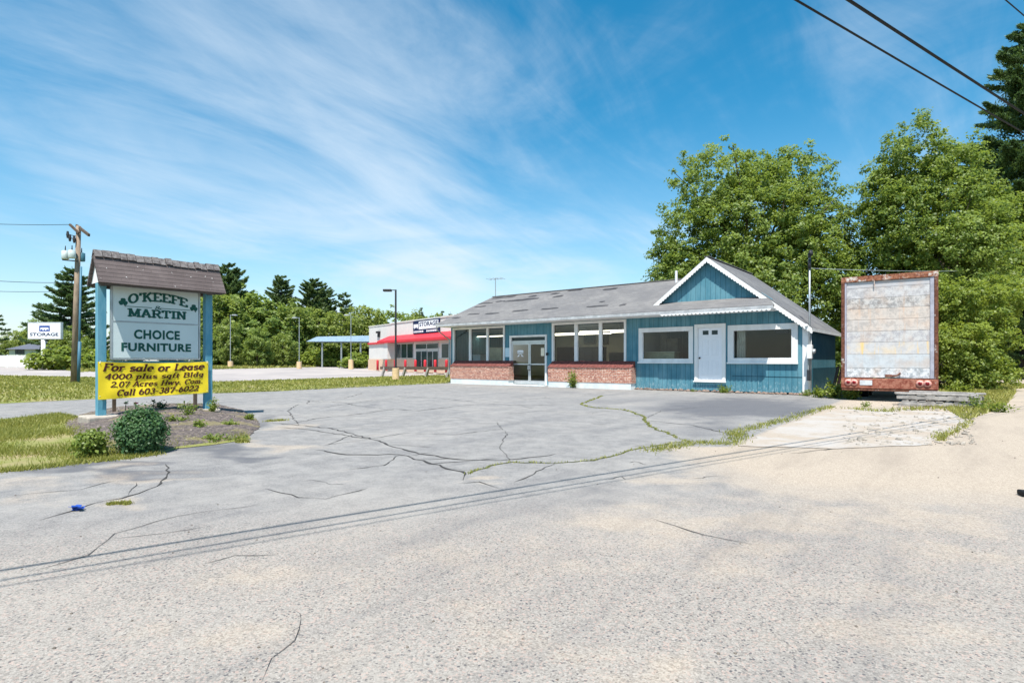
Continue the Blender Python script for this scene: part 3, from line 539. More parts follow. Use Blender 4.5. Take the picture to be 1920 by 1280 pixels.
def grass(name, polys, n, h, seed, mat='grass', wdt=.012, zf=None, label=None, cl=0.0):
    r = np.random.default_rng(seed); P = []
    for poly, m in zip(polys, n):
        A = np.array(poly); lo, hi = A.min(0), A.max(0); got = 0
        while got < m:
            X = r.uniform(lo[0], hi[0], 4*m); Y = r.uniform(lo[1], hi[1], 4*m); k = point_in(poly, X, Y)
            if cl: k &= (np.sin(X*2.3+1.1*np.sin(Y*1.7))+np.sin(Y*2.9+X*1.3)+r.normal(size=X.shape)*.7) > cl
            q = np.stack([X[k], Y[k]], 1)[:m-got]; P.append(q); got += len(q)
    P = np.concatenate(P); N_ = len(P); z = np.array([terr(x) for x in P[:, 0]]) if zf is None else zf(P[:, 0], P[:, 1]); dist = np.maximum(1, np.hypot(P[:, 0], P[:, 1])/9.0)
    a = r.uniform(0, 6.283, N_); hh = h*r.uniform(.35, 1.25, N_); w = wdt*dist; ln_ = r.normal(size=(N_, 2))*.45*hh[:, None]
    B = np.stack([P[:, 0], P[:, 1], z], 1); dx = np.stack([np.cos(a)*w, np.sin(a)*w, np.zeros(N_)], 1); tip = B+np.stack([ln_[:, 0], ln_[:, 1], hh], 1)
    V = np.stack([B-dx, B+dx, tip], 1).reshape(-1, 3); big = .5+.25*np.sin(P[:, 0]*.9+P[:, 1]*.5)+.2*np.sin(P[:, 1]*1.9); me = np_mesh(name, V, np.arange(3*N_).reshape(N_, 3), np.clip(big*.5+.5*r.random(N_), 0, 1))
    return tag(link(name, me, M[mat]), label, None, None, 'stuff')
def weed(name, label, loc, w, h, n, seed, mat='weed', leaf=.12, cat='weed', group=None, nst=9):
    r = np.random.default_rng(seed); root = thing(name, label, cat, loc, group); mb = MB(); P = []; Nn = []
    for i in range(nst):
        a = r.uniform(0, 6.283); rad = w*.5*math.sqrt(r.random()); hh = h*r.uniform(.55, 1.0)*(1-.35*rad/(w*.5)); b0 = Vector((.2*rad*math.cos(a), .2*rad*math.sin(a), 0)); tp = Vector((rad*math.cos(a), rad*math.sin(a), hh)); md = b0.lerp(tp, .5)+Vector((0, 0, .12*hh)); mb.tube([b0, md, tp], [.008, .006, .003], 4, False)
        m = n//nst; s = r.uniform(.15, 1, m)[:, None]; b0n, mdn, tpn = np.array(b0), np.array(md), np.array(tp); c = b0n*(1-s)**2+2*mdn*s*(1-s)+tpn*s*s; P.append(c+r.normal(size=(m, 3))*leaf*.55); Nn.append(unit(r.normal(size=(m, 3))*.6+np.array([0, 0, .8])))
    P = np.concatenate(P); P[:, 2] = np.maximum(P[:, 2], .02); Nn = np.concatenate(Nn); V, F = leaf_cards(P, Nn, leaf, leaf*.55, r); me = np_mesh('leaves', V, F, r.random(len(P))); me.materials.append(M[mat]); o = bpy.data.objects.new('leaves', me); COL.objects.link(o); o.parent = root
    me2 = bpy.data.meshes.new('stems'); me2.from_pydata(mb.v, [], mb.f); me2.materials.append(M[mat]); t = bpy.data.objects.new('stems', me2); COL.objects.link(t); t.parent = root; return root
# ------------------------------------------------------------------ blue store
M['fascia'] = plain('weathered_fascia', (.46,.47,.48), .7, .35, 4, 40, .2, c2=(.30,.31,.32))
YW = 23.07; XL, XR = -23.2, -4.65; YE, ZE, KM = 21.97, 3.33, 0.3996; YR, ZR = 26.85, 5.28; AX, AZ, KG, YG = -8.3, 5.50, 0.78, 22.82
XE = -4.42; YB = 28.75; XO = -23.28
def wx(px, y=YW): return on_y(px, 650, y).x
def wz(px, py, y=YW): return on_y(px, py, y).z
store = thing('furniture_store', 'long teal blue wooden shop with a grey shingled roof and a gabled front', 'building', (-14, YW, 0))
def wall_y(mb, y, x0, x1, z0, z1, holes, th=.13):
    xs = sorted({x0, x1}|{h[0] for h in holes}|{h[1] for h in holes}); zs = sorted({z0, z1}|{h[2] for h in holes}|{h[3] for h in holes})
    for i in range(len(xs)-1):
        for j in range(len(zs)-1):
            a, b, c, d = xs[i], xs[i+1], zs[j], zs[j+1]; mx_, mz_ = (a+b)/2, (c+d)/2
            if any(h[0] < mx_ < h[1] and h[2] < mz_ < h[3] for h in holes): continue
            for yy in (y, y+th): mb.quad((a,yy,c),(b,yy,c),(b,yy,d),(a,yy,d))
    for a, b, c, d in holes:
        if b != -5.95: mb.quad((b,y,c),(b,y+th,c),(b,y+th,d),(b,y,d))
        mb.quad((a,y,c),(b,y,c),(b,y+th,c),(a,y+th,c)); mb.quad((a,y,d),(b,y,d),(b,y+th,d),(a,y+th,d)); mb.quad((a,y,c),(a,y+th,c),(a,y+th,d),(a,y,d))
def rect(pxl, pxr, pt, pb): # outer rectangle on the wall from px columns and (px,py) of top/bottom
    return (wx(pxl), wx(pxr), sum(wz(*q) for q in pb)/len(pb), sum(wz(*q) for q in pt)/len(pt))
W1 = rect(849.5, 947, [(849.5,615),(947,610.5)], [(849.5,683.5),(947,683.5)])
W2 = rect(1035.3, 1174.6, [(1035.3,606),(1174.6,598)], [(1035.3,684.5),(1174.6,686.5)])
W3 = rect(1198, 1300, [(1198,614.7),(1300,612.4)], [(1198,680.3),(1300,680.8)])
W4 = rect(1365, 1496.3, [(1365,610),(1496,605.3)], [(1365,681.5),(1496,681.5)])
D1 = rect(956, 1025.8, [(956,629.8),(1025.8,626.4)], [(956,718.5),(1025.8,722)])
D2 = rect(1302.4, 1361, [(1302.4,608.5),(1361,606)], [(1302.4,713.5),(1361,714.5)])
D1 = (D1[0], D1[1], .06, D1[3])
def inset(r, l, b=None, t=None): b = l if b is None else b; t = l if t is None else t; return (r[0]+l, r[1]-l, r[2]+b, r[3]-t)
holes = [inset(W1, .05), inset(W2, .05), inset(W3, .12), inset(W4, .14), inset(D1, .05, 0, .05), inset(D2, .06, 0.05, .06)]
mb = MB(); wall_y(mb, YW, XL, -5.95, .08, 3.56, holes[:2]+holes[2:3]+holes[4:]+[(holes[3][0], -5.95, holes[3][2], holes[3][3])])
# part under the right rake
def zr(x): return AZ-KG*abs(x-AX)-.12
h = holes[3]
for (a, b) in ((-5.95, h[1]), (h[1], XR)):
    segs = [(.08, h[2]), (h[3], None)] if b <= h[1]+.001 else [(.08, None)]
    for z0, z1 in segs:
        for yy in (YW, YW+.13): mb.quad((a,yy,z0),(b,yy,z0),(b,yy,z1 if z1 else zr(b)),(a,yy,z1 if z1 else min(3.56, zr(a))))
mb.quad((h[1],YW,h[2]),(h[1],YW+.13,h[2]),(h[1],YW+.13,h[3]),(h[1],YW,h[3]))
# left, right and back walls
mb.quad((XL,YW,.08),(XL,30.6,.08),(XL,30.6,3.5),(XL,YR,5.15),(XL,YW,3.56)); mb.quad((XL+.13,YW+.13,.08),(XL+.13,30.6,.08),(XL+.13,30.6,3.5),(XL+.13,YR,5.1),(XL+.13,YW+.13,3.56))
mb.quad((XL,30.6,.08),(-9,30.6,.08),(-9,30.6,3.5),(XL,30.6,3.5)); mb.quad((-9,30.6,.08),(-9,28.6,.08),(-9,28.6,3.5),(-9,30.6,3.5)); mb.quad((-9,28.6,.08),(XR,28.6,.08),(XR,28.6,zr(XR)),(AX,28.6,AZ-.12),(-9,28.6,4.6))
mb.quad((XR,YW,.08),(XR,28.6,.08),(XR,28.6,zr(XR)),(XR,YW,zr(XR)))
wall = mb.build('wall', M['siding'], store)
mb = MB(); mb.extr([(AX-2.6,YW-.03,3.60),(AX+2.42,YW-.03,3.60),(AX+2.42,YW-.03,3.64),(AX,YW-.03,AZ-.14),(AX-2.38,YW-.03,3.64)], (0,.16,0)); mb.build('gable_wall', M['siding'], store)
mb = MB(); mb.box(XR-.02, XR+.025, 23.85, 28.55, .10, 1.0); mb.build('dark_lower_side', M['darkteal'], store)  # darker teal sheet over the lower side wall
# corner board, joint line in the lower siding
mb = MB(); mb.box(XR-.17, XR+.03, YW-.035, YW-.002, .10, zr(XR)-.02); mb.box(XR+.002, XR+.035, YW-.033, YW+.16, .10, zr(XR)-.02); mb.build('corner_board', M['white'], store, bevel=.006)
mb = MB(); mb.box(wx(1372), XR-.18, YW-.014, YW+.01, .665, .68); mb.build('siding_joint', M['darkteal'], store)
# roofs
def slab(mb, poly, th=.10):
    n = len(poly); up = Vector((0,0,-th)); mb.extr(poly, up)
def zm(y): return ZE+KM*(y-YE) if y <= YR else ZR-KM*(y-YR)
mb = MB(); slab(mb, [(XO,YE,ZE),(-5.52,YE,ZE),(-6.08,YW,zm(YW)),(AX+.29,YR-.01,ZR-.004),(XO,YR-.01,ZR-.004)]); slab(mb, [(XO,YR,ZR),(AX,YR,ZR),(AX,31.4,zm(31.4)),(XO,31.4,zm(31.4))])
roof = mb.build('roof', M['roof'], store)
def zw(x): return AZ-KG*abs(x-AX)
mb = MB(); vl = lambda y: AX-(AZ-zm(y))/KG
slab(mb, [(AX,YG,AZ),(AX,YB,AZ),(vl(YB),YB,zm(YB)),(vl(YR),YR,zm(YR)),(vl(YG)+.0,YG,zm(YG))], .11)
slab(mb, [(AX+.001,YG,AZ),(XE,YG,zw(XE)),(XE,YB,zw(XE)),(AX+.001,YB,AZ)], .11)
groof = mb.build('gable_roof', M['roofside'], store)
mb = MB(); mb.beam((XO, YR, ZR+.01), (AX-.5, YR, ZR+.01), .22, .03); mb.beam((AX, YG-.02, AZ+.005), (AX, YB, AZ+.005), .2, .03); mb.build('ridge_cap', M['roof'], store)
# dark patches of replaced shingles
def on_roof(px, py):
    r = ray(px, py); t = (ZE-H-KM*YE)/(r[2]-KM*r[1]); return Vector((r[0]*t, r[1]*t, H+r[2]*t))
mb = MB()
Z4 = lambda a, b: (820+a/4.413, 470+b/4.413)
for (a, b, c, d) in ((300,470,410,455),(330,445,470,425),(480,425,560,415),(560,415,830,400),(250,528,350,520),(400,522,510,515),(610,508,760,485),(850,490,1010,468),(1230,468,1420,448),(1340,425,1390,418),(940,360,1010,352),(960,382,1035,376),(1080,335,1200,320),(460,392,640,380),(760,380,820,374),(1370,325,1490,310),(1505,452,1560,446),(120,560,190,552)):
    p, q = on_roof(*Z4(a, b)), on_roof(*Z4(c, d)); x0, x1 = p.x, q.x; yc = (p.y+q.y)/2; hy = .14 if b > 420 else .2
    n = max(3, int((x1-x0)/.3)); top = []; bot = []
    for i in range(n+1):
        x = x0+(x1-x0)*i/n; e = .4+.6*math.sin(math.pi*(i+.5)/(n+1)); top.append((x, min(YR-.1, yc+hy*e*random.uniform(.5, 1.3)))); bot.append((x, yc-hy*e*random.uniform(.6, 1.1)))
    mb = MB(); [mb.quad(*[(x, y, zm(y)+.008) for x, y in (bot[i], bot[i+1], top[i+1], top[i])]) for i in range(n)]; mb.build('shingle_patch', M['roofdark'], roof)
# fascia and scalloped trim
mb = MB(); mb.box(XO, -5.56, YE-.035, YE-.003, ZE-.15, ZE-.03); mb.beam((XO-.02, YE, ZE-.1), (XO-.02, YR, ZR-.1), .035, .17); mb.build('fascia', M['fascia'], store)
mb = MB(); mb.box(XO, -5.6, YE+.003, YW-.002, ZE-.160, ZE-.142); mb.build('soffit', M['white'], store)
def scallop(mb, a, b, w0, w1, th, pitch, thick):
    """board from a to b (same y), straight top, scalloped lower edge"""
    a = Vector(a); b = Vector(b); L_ = (b-a).length; n = max(2, int(L_/pitch)); m = 6; T_, B_ = [], []
    for i in range(n*m+1):
        p = a.lerp(b, i/(n*m)); ph = (i % m)/m; w = w0+(w1-w0)*abs(math.sin(math.pi*ph)) ; T_.append(p); B_.append(p-Vector((0,0,w)))
    for i in range(n*m):
        for y in (0, thick): mb.quad(*[q+Vector((0,y,0)) for q in (B_[i],B_[i+1],T_[i+1],T_[i])])
        mb.quad(B_[i], B_[i+1], B_[i+1]+Vector((0,thick,0)), B_[i]+Vector((0,thick,0)))
    return mb
mb = MB(); scallop(mb, (-9.9,YE-.041,ZE-.15), (-5.62,YE-.041,ZE-.15), .02, .075, 0, .16, .02); mb.build('scalloped_trim', M['white'], store)
mb = MB(); y = YG-.03
scallop(mb, (AX,y,AZ-.02), (-10.62,y,zw(-10.62)-.02), .17, .215, 0, .13, .028); mb.build('bargeboard', M['white'], store)
mb = MB(); scallop(mb, (AX+.002,y,AZ-.02), (XE-.02,y,zw(XE)-.02), .17, .215, 0, .13, .028); mb.build('bargeboard', M['white'], store)
mb = MB(); mb.beam((XE-.01, YG, zw(XE)-.07), (XE-.01, YB, zw(XE)-.07), .03, .12); mb.build('fascia', M['white'], store)
# windows
def frame_y(mb, r, y, w, d, wb=None, wt=None):
    x0, x1, z0, z1 = r; wb = wb or w; wt = wt or w
    mb.box(x0, x1, y-d, y+.09, z1-wt, z1); mb.box(x0, x1, y-d, y+.09, z0, z0+wb); mb.box(x0, x0+w, y-d+.002, y+.09, z0+wb, z1-wt); mb.box(x1-w, x1, y-d+.002, y+.09, z0+wb, z1-wt)
def window(r, w, divs, wd=.16, label=None, sill=False):
    mb = MB(); frame_y(mb, r, YW, w, .05); 
    for px in divs: x = wx(px); mb.box(x-wd/2, x+wd/2, YW-.03, YW+.10, r[2]+w, r[3]-w)
    f = mb.build('window', M['white'], store, bevel=.006); tag(f, label)
    xs = [r[0]+w]+[q for px in divs for q in (wx(px)-wd/2, wx(px)+wd/2)]+[r[1]-w]
    for i in range(0, len(xs), 2):
        g = MB(); g.quad((xs[i],YW+.06,r[2]+w),(xs[i+1],YW+.06,r[2]+w),(xs[i+1],YW+.06,r[3]-w),(xs[i],YW+.06,r[3]-w)); g.build('pane', M['glass'], f)
    if sill: g = MB(); g.box(r[0]-.02, r[1]+.02, YW-.11, YW-.052, r[2]-.01, r[2]+.05); g.build('sill', M['white'], f)
    return f
window(W1, .11, (881.5, 914), .15, 'three-light display window left of the glass doors'); window(W2, .11, (1080, 1126), .17, 'three-light display window right of the glass doors')
window(W3, .19, (), label='wide single-pane window left of the white door', sill=True); window(W4, .22, (), label='large single-pane window right of the white door', sill=True)
# glass double door
mb = MB(); x0, x1, z0, z1 = D1; mb.box(x0, x0+.10, YW-.05, YW+.10, z0, z1-.10); mb.box(x1-.10, x1, YW-.05, YW+.10, z0, z1-.10); mb.box(x0, x1, YW-.052, YW+.10, z1-.10, z1)
df = mb.build('entrance_frame', M['white'], store, bevel=.006)
zt = wz(990, 642); mb = MB(); mb.box(x0+.1, x1-.1, YW+.02, YW+.09, zt, zt+.10); mb.build('transom_bar', M['alu'], df); mb = MB(); mb.quad((x0+.1,YW+.06,zt+.1),(x1-.1,YW+.06,zt+.1),(x1-.1,YW+.06,z1-.1),(x0+.1,YW+.06,z1-.1)); mb.build('transom_pane', M['darkglass'], df)
xm = wx(992); dz = wz(990, 682.5)
for a, b in ((x0+.1, xm), (xm, x1-.1)):
    mb = MB(); w = .075; mb.box(a+.004, b-.004, YW+.03, YW+.08, z0+.02, z0+.20); mb.box(a+.004, b-.004, YW+.03, YW+.08, zt-.10, zt-.004); mb.box(a+.004, a+w, YW+.032, YW+.08, z0+.2, zt-.1); mb.box(b-w, b-.004, YW+.032, YW+.08, z0+.2, zt-.1); mb.box(a+w, b-w, YW+.034, YW+.08, dz-.035, dz+.035)
    d = mb.build('glass_door', M['alu'], store, bevel=.004)
    for c, e in ((z0+.2, dz-.035), (dz+.035, zt-.1)): g = MB(); g.quad((a+w,YW+.055,c),(b-w,YW+.055,c),(b-w,YW+.055,e),(a+w,YW+.055,e)); g.build('pane', M['glass'], d)
    s = 1 if a < x0+.2 else -1; hx = (b-.04) if s == 1 else (a+.04); g = MB(); g.box(hx-.02, hx+.02, YW-.05, YW-.02, dz-.32, dz-.02); g.box(hx-.02, hx+.02, YW-.05, YW+.03, dz-.32, dz-.28); g.box(hx-.02, hx+.02, YW-.05, YW+.03, dz-.06, dz-.02); g.build('handle', M['alu'], d)
mb = MB(); mb.box(x0-.1, x1+.1, YW-.45, YW+.02, 0, .055); mb.build('door_step', M['fnd'], store, bevel=.01)
# notices at the doors
mb = MB(); cx, cz = wx(974.5), wz(974.5, 662.5); yy = YW+.050
def blot(c0, c1, pts): mb.quad(*[(cx+c0+a, yy, cz+c1+b) for a, b in pts])
NW = plain("white_decal", (.8,.8,.82), .6, .05, 2, 20, .02)
blot(0, .10, [(-.20,-.03),(.20,-.03),(.22,.02),(.14,.07),(-.14,.07),(-.22,.02)]); blot(0, .0, [(-.20,.03),(-.20,.0),(-.05,-.03),(.05,-.03),(.20,.0),(.20,.03)]); blot(0,-.05,[(-.19,.03),(-.13,.04),(-.13,.12),(-.19,.10)]); blot(0,-.05,[(.19,.03),(.13,.04),(.13,.12),(.19,.10)])
blot(-.11, -.11, [(-.12,-.06),(.02,-.05),(.07,.03),(.0,.05),(-.04,.0)]); blot(.11, -.11, [(.12,-.06),(-.02,-.05),(-.07,.03),(.0,.05),(.04,.0)])
tag(mb.build('door_decal', NW), 'white emblem sticker on the left glass door of the blue shop', 'sticker')
mb = MB(); a, b = wx(1014.8), wx(1021.3); mb.box(a, b, YW-.030, YW-.026, wz(1018,667), wz(1018,652)); tag(mb.build('paper_notice', plain("cream_paper", (.78,.70,.55), .8, .05)), 'cream paper notice taped at the right edge of the glass doors', 'notice')
mb = MB(); a, b = wx(947.8), wx(955.6); mb.box(a, b, YW-.02, YW-.006, wz(951,669), wz(951,652)); nb = mb.build('notice_board', plain("pale_blue_board", (.55,.72,.80), .6, .08)); tag(nb, 'pale blue notice board between the left window and glass doors', 'notice board')
mb = MB(); a = wx(1025.5); mb.box(a, a+.10, YW-.10, YW-.006, wz(1025,666), wz(1025,661)); mb.box(a+.03,a+.07,YW-.12,YW-.1,wz(1025,665),wz(1025,662)); tag(mb.build('mailbox', M['dark'], bevel=.01), 'small dark letter box fixed beside the glass doors', 'mailbox')
# white panel door
mb = MB(); frame_y(mb, D2, YW, .15, .05, .06, .15); pf = mb.build('door_frame', M['white'], store, bevel=.006)
dx0, dx1, dz0, dz1 = D2[0]+.15, D2[1]-.15, D2[2]+.06, D2[3]-.15; dw, dh = dx1-dx0, dz1-dz0
mb = MB(); mb.box(dx0+.004, dx1-.004, YW+.0, YW+.05, dz0+.004, dz1-.004)
for (a, b, c, e) in ((.16,.44,.08,.36),(.56,.84,.08,.36),(.16,.44,.46,.76),(.56,.84,.46,.76)):
    X0, X1, Z0, Z1 = dx0+a*dw, dx0+b*dw, dz0+c*dh, dz0+e*dh
    frame_y(mb, (X0, X1, Z0, Z1), YW-.001, .028, .012); mb.box(X0+.06, X1-.06, YW-.010, YW+.01, Z0+.06, Z1-.06)
pd = mb.build('panel_door', M['door'], store, bevel=.004)
for a, b in ((.20,.44),(.58,.82)): g = MB(); g.box(dx0+a*dw, dx0+b*dw, YW-.010, YW+.012, dz0+.865*dh, dz0+.945*dh); g.build('door_light', M['darkglass'], pd)
g = MB(); c = Vector((dx0+.075*dw, YW-.03, dz0+.415*dh)); g.tube([c+Vector((0,.03,0)), c+Vector((0,0,0)), c+Vector((0,-.02,0)), c+Vector((0,-.05,0))], [.03,.02,.04,.025], 10); g.build('door_knob', M['dark'], pd, True)
mb = MB(); mb.box(D2[0]-.03, D2[1]+.03, YW-.10, YW-.055, D2[2]-.05, D2[2]+.0); mb.build('door_step', M['white'], store)
# brick ledges below the display windows
YP = 22.62
def ledge(pl, pr, zb, zt_):
    x0, x1 = wx(pl, YP), wx(pr, YP)
    mb = MB(); mb.box(x0, x1, YP, YW-.004, zb, zt_); l = mb.build('brick_ledge', M['brick'], store)
    g = MB(); n = int((x1-x0)/.083); r = random.Random(pl)
    for i in range(n):
        a = x0+(x1-x0)*i/n; b = a+(x1-x0)/n-.01; s = r.uniform(-.012, .012); g.extr([(a,YP-.035+s,zt_+.002),(a,YP+.16+s,zt_+.115),(a,YW-.055,zt_+.30),(a,YW-.055,zt_+.002)], (b-a,0,0))
    g.build('rowlock_course', M['brickdark'], l)
    g = MB(); g.box(x0+.03, x1-.03, YP+.015, YW-.004, -.05, zb-.003); g.build('foundation', M['fnd'], store)
ledge(843.8, 953.5, .27, .98); ledge(1027, 1183.7, .27, .96)
# gutter downspout on the left, vent pipe
mb = MB(); mb.tube([(XO+.12,YE-.05,ZE-.2),(XO+.10,YE+.0,ZE-.35),(XL-.05,YW-.06,ZE-.85),(XL-.05,YW-.06,.5)], .045, 8); mb.build('downspout', M['steel'], store)
p = on_roof(1268, 529); mb = MB(); mb.tube([(p.x,p.y,p.z-.2),(p.x,p.y,p.z+.55)], .06, 10); mb.build('vent_pipe', M['white'], store)
mb = MB(); mb.tube([(XR+.10,YW-.10,.16),(XR+.10,YW-.10,zr(XR)-.05),(XR+.02,YW-.3,zr(XR)+.03)], .055, 8); mb.build('downspout', M['white'], store, True)
# rubble under the siding
mb = MB(); r = random.Random(3)
def stone(mb, c, s, r, fl=.6):
    vs = []; 
    for k, (zz, rr) in enumerate(((-.5,.6),(0,1),(.5,.6))):
        for i in range(6): a = i*1.047+r.uniform(-.2,.2); q = s*rr*r.uniform(.7,1.2)*.5; vs.append((c[0]+q*math.cos(a), c[1]+q*math.sin(a), c[2]+zz*s*fl*r.uniform(.7,1.2)))
    mb.add(vs, [tuple(range(5,-1,-1)), tuple(range(12,18))]+[(k*6+i, k*6+(i+1) % 6, k*6+6+(i+1) % 6, k*6+6+i) for k in (0,1) for i in range(6)])
x = wx(1192)
while x < XR+.1: s = r.uniform(.07, .2); stone(mb, (x, YW+r.uniform(-.18,.03), s*.2), s, r); x += s*r.uniform(.45,.95)
tag(mb.build('rubble', plain("brown_stones", (.30,.22,.18), .9, .6, 5, 30, .4)), 'loose stones along the bottom of the blue siding', None, None, 'stuff')
# interior of the shop
mb = MB(); mb.box(XL+.2, XR-.2, YW+.2, 28.5, .30, .36); mb.build('interior_floor', M['infloor'], store)
mb = MB(); mb.quad((XL+.2,YW+.14,2.98),(-5.6,YW+.14,2.98),(-5.6,28.4,2.98),(XL+.2,28.4,2.98)); mb.quad((-5.6,YW+.14,2.98),(XR-.14,YW+.14,2.4),(XR-.14,28.3,2.4),(-5.6,28.3,2.98)); mb.build('interior_ceiling', M['ceil'], store)
mb = MB(); mb.quad((XL+.2,28.3,.36),(XR-.14,28.3,.36),(XR-.14,28.3,2.4),(-5.6,28.3,3.0),(XL+.2,28.3,3.0)); xp = wx(1187); mb.box(xp, xp+.1, YW+.14, 28.3, .36, 3.2); mb.quad((XR-.14,YW+.14,.36),(XR-.14,28.3,.36),(XR-.14,28.3,2.4),(XR-.14,YW+.14,2.4)); mb.build('interior_wall', M['inwall'], store)
def lamp(x0, x1, y, label):
    t = thing('ceiling_light', label, 'ceiling light', ((x0+x1)/2, y, 2.98), 'fluorescent lights inside the shop'); mb = MB(); mb.box(x0, x1, y-.10, y+.10, 2.74, 2.78); [mb.tube([(q,y,2.77),(q,y,2.98)], .01, 5) for q in (x0+.3, x1-.3)]; mb.build('housing', M['white'], t); mb = MB(); mb.box(x0+.03, x1-.03, y-.06, y+.06, 2.695, 2.739); mb.build('tube', M['tube'], t)
def inx(px, y): return on_y(px, 650, y).x
lamp(inx(1087,24.1), inx(1172,24.1), 24.1, 'long tube light nearest the glass inside the right display window'); lamp(inx(1040,26.3), inx(1146,26.3), 26.3, 'tube light deepest inside behind the right display window'); lamp(inx(1145,25.4), inx(1178,25.4), 25.4, 'short tube light at the right edge of the display window'); lamp(inx(1041,25.2), inx(1118,25.2), 25.2, 'middle tube light inside the right display window'); lamp(inx(858,25.2), inx(944,25.2), 25.2, 'tube light seen through the left display window')
def prop(name, label, cat, px0, px1, pt, pb, y, d, mat, legs=False, extra=None):
    x0, x1 = inx(px0, y), inx(px1, y); zb = .37; z1 = on_y((px0+px1)/2, pt, y).z; t = thing(name, label, cat, ((x0+x1)/2, y, zb)); return t, x0, x1, zb, z1
def pm(c): return plain("interior_item", c, .7, .3, 3, 20, .1)
t, x0, x1, zb, z1 = prop('mattress', 'pale beige mattress standing upright behind the left display window', 'mattress', 918, 942, 651, 683, 23.9, .3, None); mb = MB(); mb.box(x0, x1, 23.8, 24.05, zb, z1); mb.build('cover', pm((.60,.58,.42)), t, bevel=.05)
mb = MB(); mb.box(x0+.1, x1-.1, 24.06, 24.3, zb, z1-.1); mb.build('base', pm((.3,.28,.2)), t, bevel=.03)
t, x0, x1, zb, z1 = prop('cabinet', 'small pale blue cabinet behind the middle pane of the left window', 'cabinet', 891, 905, 666, 683, 24.0, .4, None); mb = MB(); mb.box(x0, x1, 23.8, 24.3, zb, z1); mb.build('body', pm((.55,.68,.72)), t, bevel=.02); mb = MB(); mb.box(x0-.04, x1+.04, 23.76, 24.34, z1+.002, z1+.04); mb.build('top', pm((.65,.7,.7)), t)
def chair(px, pt, y, label, c, w=.8):
    x = inx(px, y); t = thing('armchair', label, 'armchair', (x, y, .37)); m = pm(c); mb = MB(); mb.box(x-w/2+.12, x+w/2-.12, y-.35, y+.3, .55, .85); mb.build('seat', m, t, bevel=.04); zt_ = on_y(px, pt, y).z; mb = MB(); mb.box(x-w/2+.1, x+w/2-.1, y+.31, y+.5, .5, zt_); mb.build('backrest', m, t, bevel=.06)
    for s in (-1, 1): mb = MB(); mb.box(x+s*(w/2-.05)-.055, x+s*(w/2-.05)+.055, y-.35, y+.4, .42, 1.02); mb.build('armrest', m, t, bevel=.04)
chair(861, 663, 24.0, 'dark blue armchair behind the left pane of the left window', (.03,.07,.10)); chair(1053, 650, 24.6, 'dark wooden armchair behind the left pane of the right window', (.05,.025,.02), 1.3); chair(1152, 660, 24.4, 'dark armchair behind the right pane of the right window', (.04,.035,.03), 1.2)
t, x0, x1, zb, z1 = prop('wall_unit', 'black wall unit behind the middle pane of the right window', 'cabinet', 1086, 1132, 650, 690, 25.2, .5, None); mb = MB(); mb.box(x0, x1, 25.0, 25.5, zb, z1); mb.build('body', pm((.025,.022,.02)), t, bevel=.02)
for i in range(3): mb = MB(); a = x0+(x1-x0)*(i+.04)/3; mb.box(a, a+(x1-x0)/3-.06, 24.97, 24.999, zb+.1, z1-.1); mb.build('cabinet_door', pm((.035,.03,.026)), t)
t, x0, x1, zb, z1 = prop('gift_box', 'small red and white box on the sill of the right display window', 'box', 1090, 1101, 676, 684, 23.45, .2, None); mb = MB(); mb.box(x0, x0+(x1-x0)*.55, 23.3, 23.5, .98, z1); mb.build('box', pm((.5,.04,.06)), t, bevel=.01); mb = MB(); mb.box(x0+(x1-x0)*.57, x1, 23.3, 23.5, .98, z1-.03); mb.build('lid', pm((.7,.7,.7)), t, bevel=.01)
t.location.z = .98; 
for ch in t.children: ch.data.transform(Matrix.Translation((0,0,-.61)))
mb = MB(); a, b = wx(1060), wx(1172); mb.box(a-1.3, b+.0, YW+.15, YW+.55, .9, .975); mb.build('display_shelf', M['infloor'], store)
def picture(px0, px1, pt, pb, label, c):
    y = 28.27; x0, x1, z0, z1 = inx(px0,y), inx(px1,y), on_y(px0,pb,y).z, on_y(px0,pt,y).z; t = thing('picture', label, 'picture', ((x0+x1)/2, y, z0)); mb = MB(); frame_y(mb, (x0,x1,z0,z1), y-.08, .08, .02); mb.build('frame', pm((.10,.075,.05)), t); mb = MB(); mb.quad((x0+.08,y-.03,z0+.08),(x1-.08,y-.03,z0+.08),(x1-.08,y-.03,z1-.08),(x0+.08,y-.03,z1-.08)); mb.build('canvas', plain("landscape_picture", c, .6, .7, 2.2, 9, .02), t)
picture(1096, 1117, 628, 645, 'dark framed picture hanging behind the middle pane', (.06,.075,.055)); picture(1130, 1141, 629, 646, 'small framed picture hanging behind the right pane', (.12,.11,.07))
t, x0, x1, zb, z1 = prop('counter', 'pale yellow counter behind the window left of the white door', 'counter', 1208, 1268, 661, 680, 24.0, .5, None); mb = MB(); mb.box(x0, x1, 23.8, 24.4, zb, z1); mb.build('body', pm((.50,.47,.30)), t, bevel=.02); mb = MB(); mb.box(x0-.03, x1+.03, 23.76, 24.45, z1+.002, z1+.04); mb.build('counter_top', pm((.6,.57,.4)), t)
mb = MB(); mb.box(x0+1.0, x1+.6, 26.0, 26.4, zb, 2.6); tag(mb.build('bookcase', pm((.05,.04,.028)), None, bevel=.02), 'tall dark bookcase at the back behind the counter', 'bookcase')
y = 25.6; x0, x1 = inx(1372,y), inx(1420,y); t = thing('sofa', 'brown sofa inside the window right of the white door', 'sofa', ((x0+x1)/2,y,.37)); mb = MB(); mb.box(x0,x1,y-.4,y+.3,.42,.85); mb.build('seat', pm((.10,.05,.03)), t, bevel=.05); mb = MB(); mb.box(x0,x1,y+.31,y+.5,.42,1.15); mb.build('backrest', pm((.12,.06,.04)), t, bevel=.06)
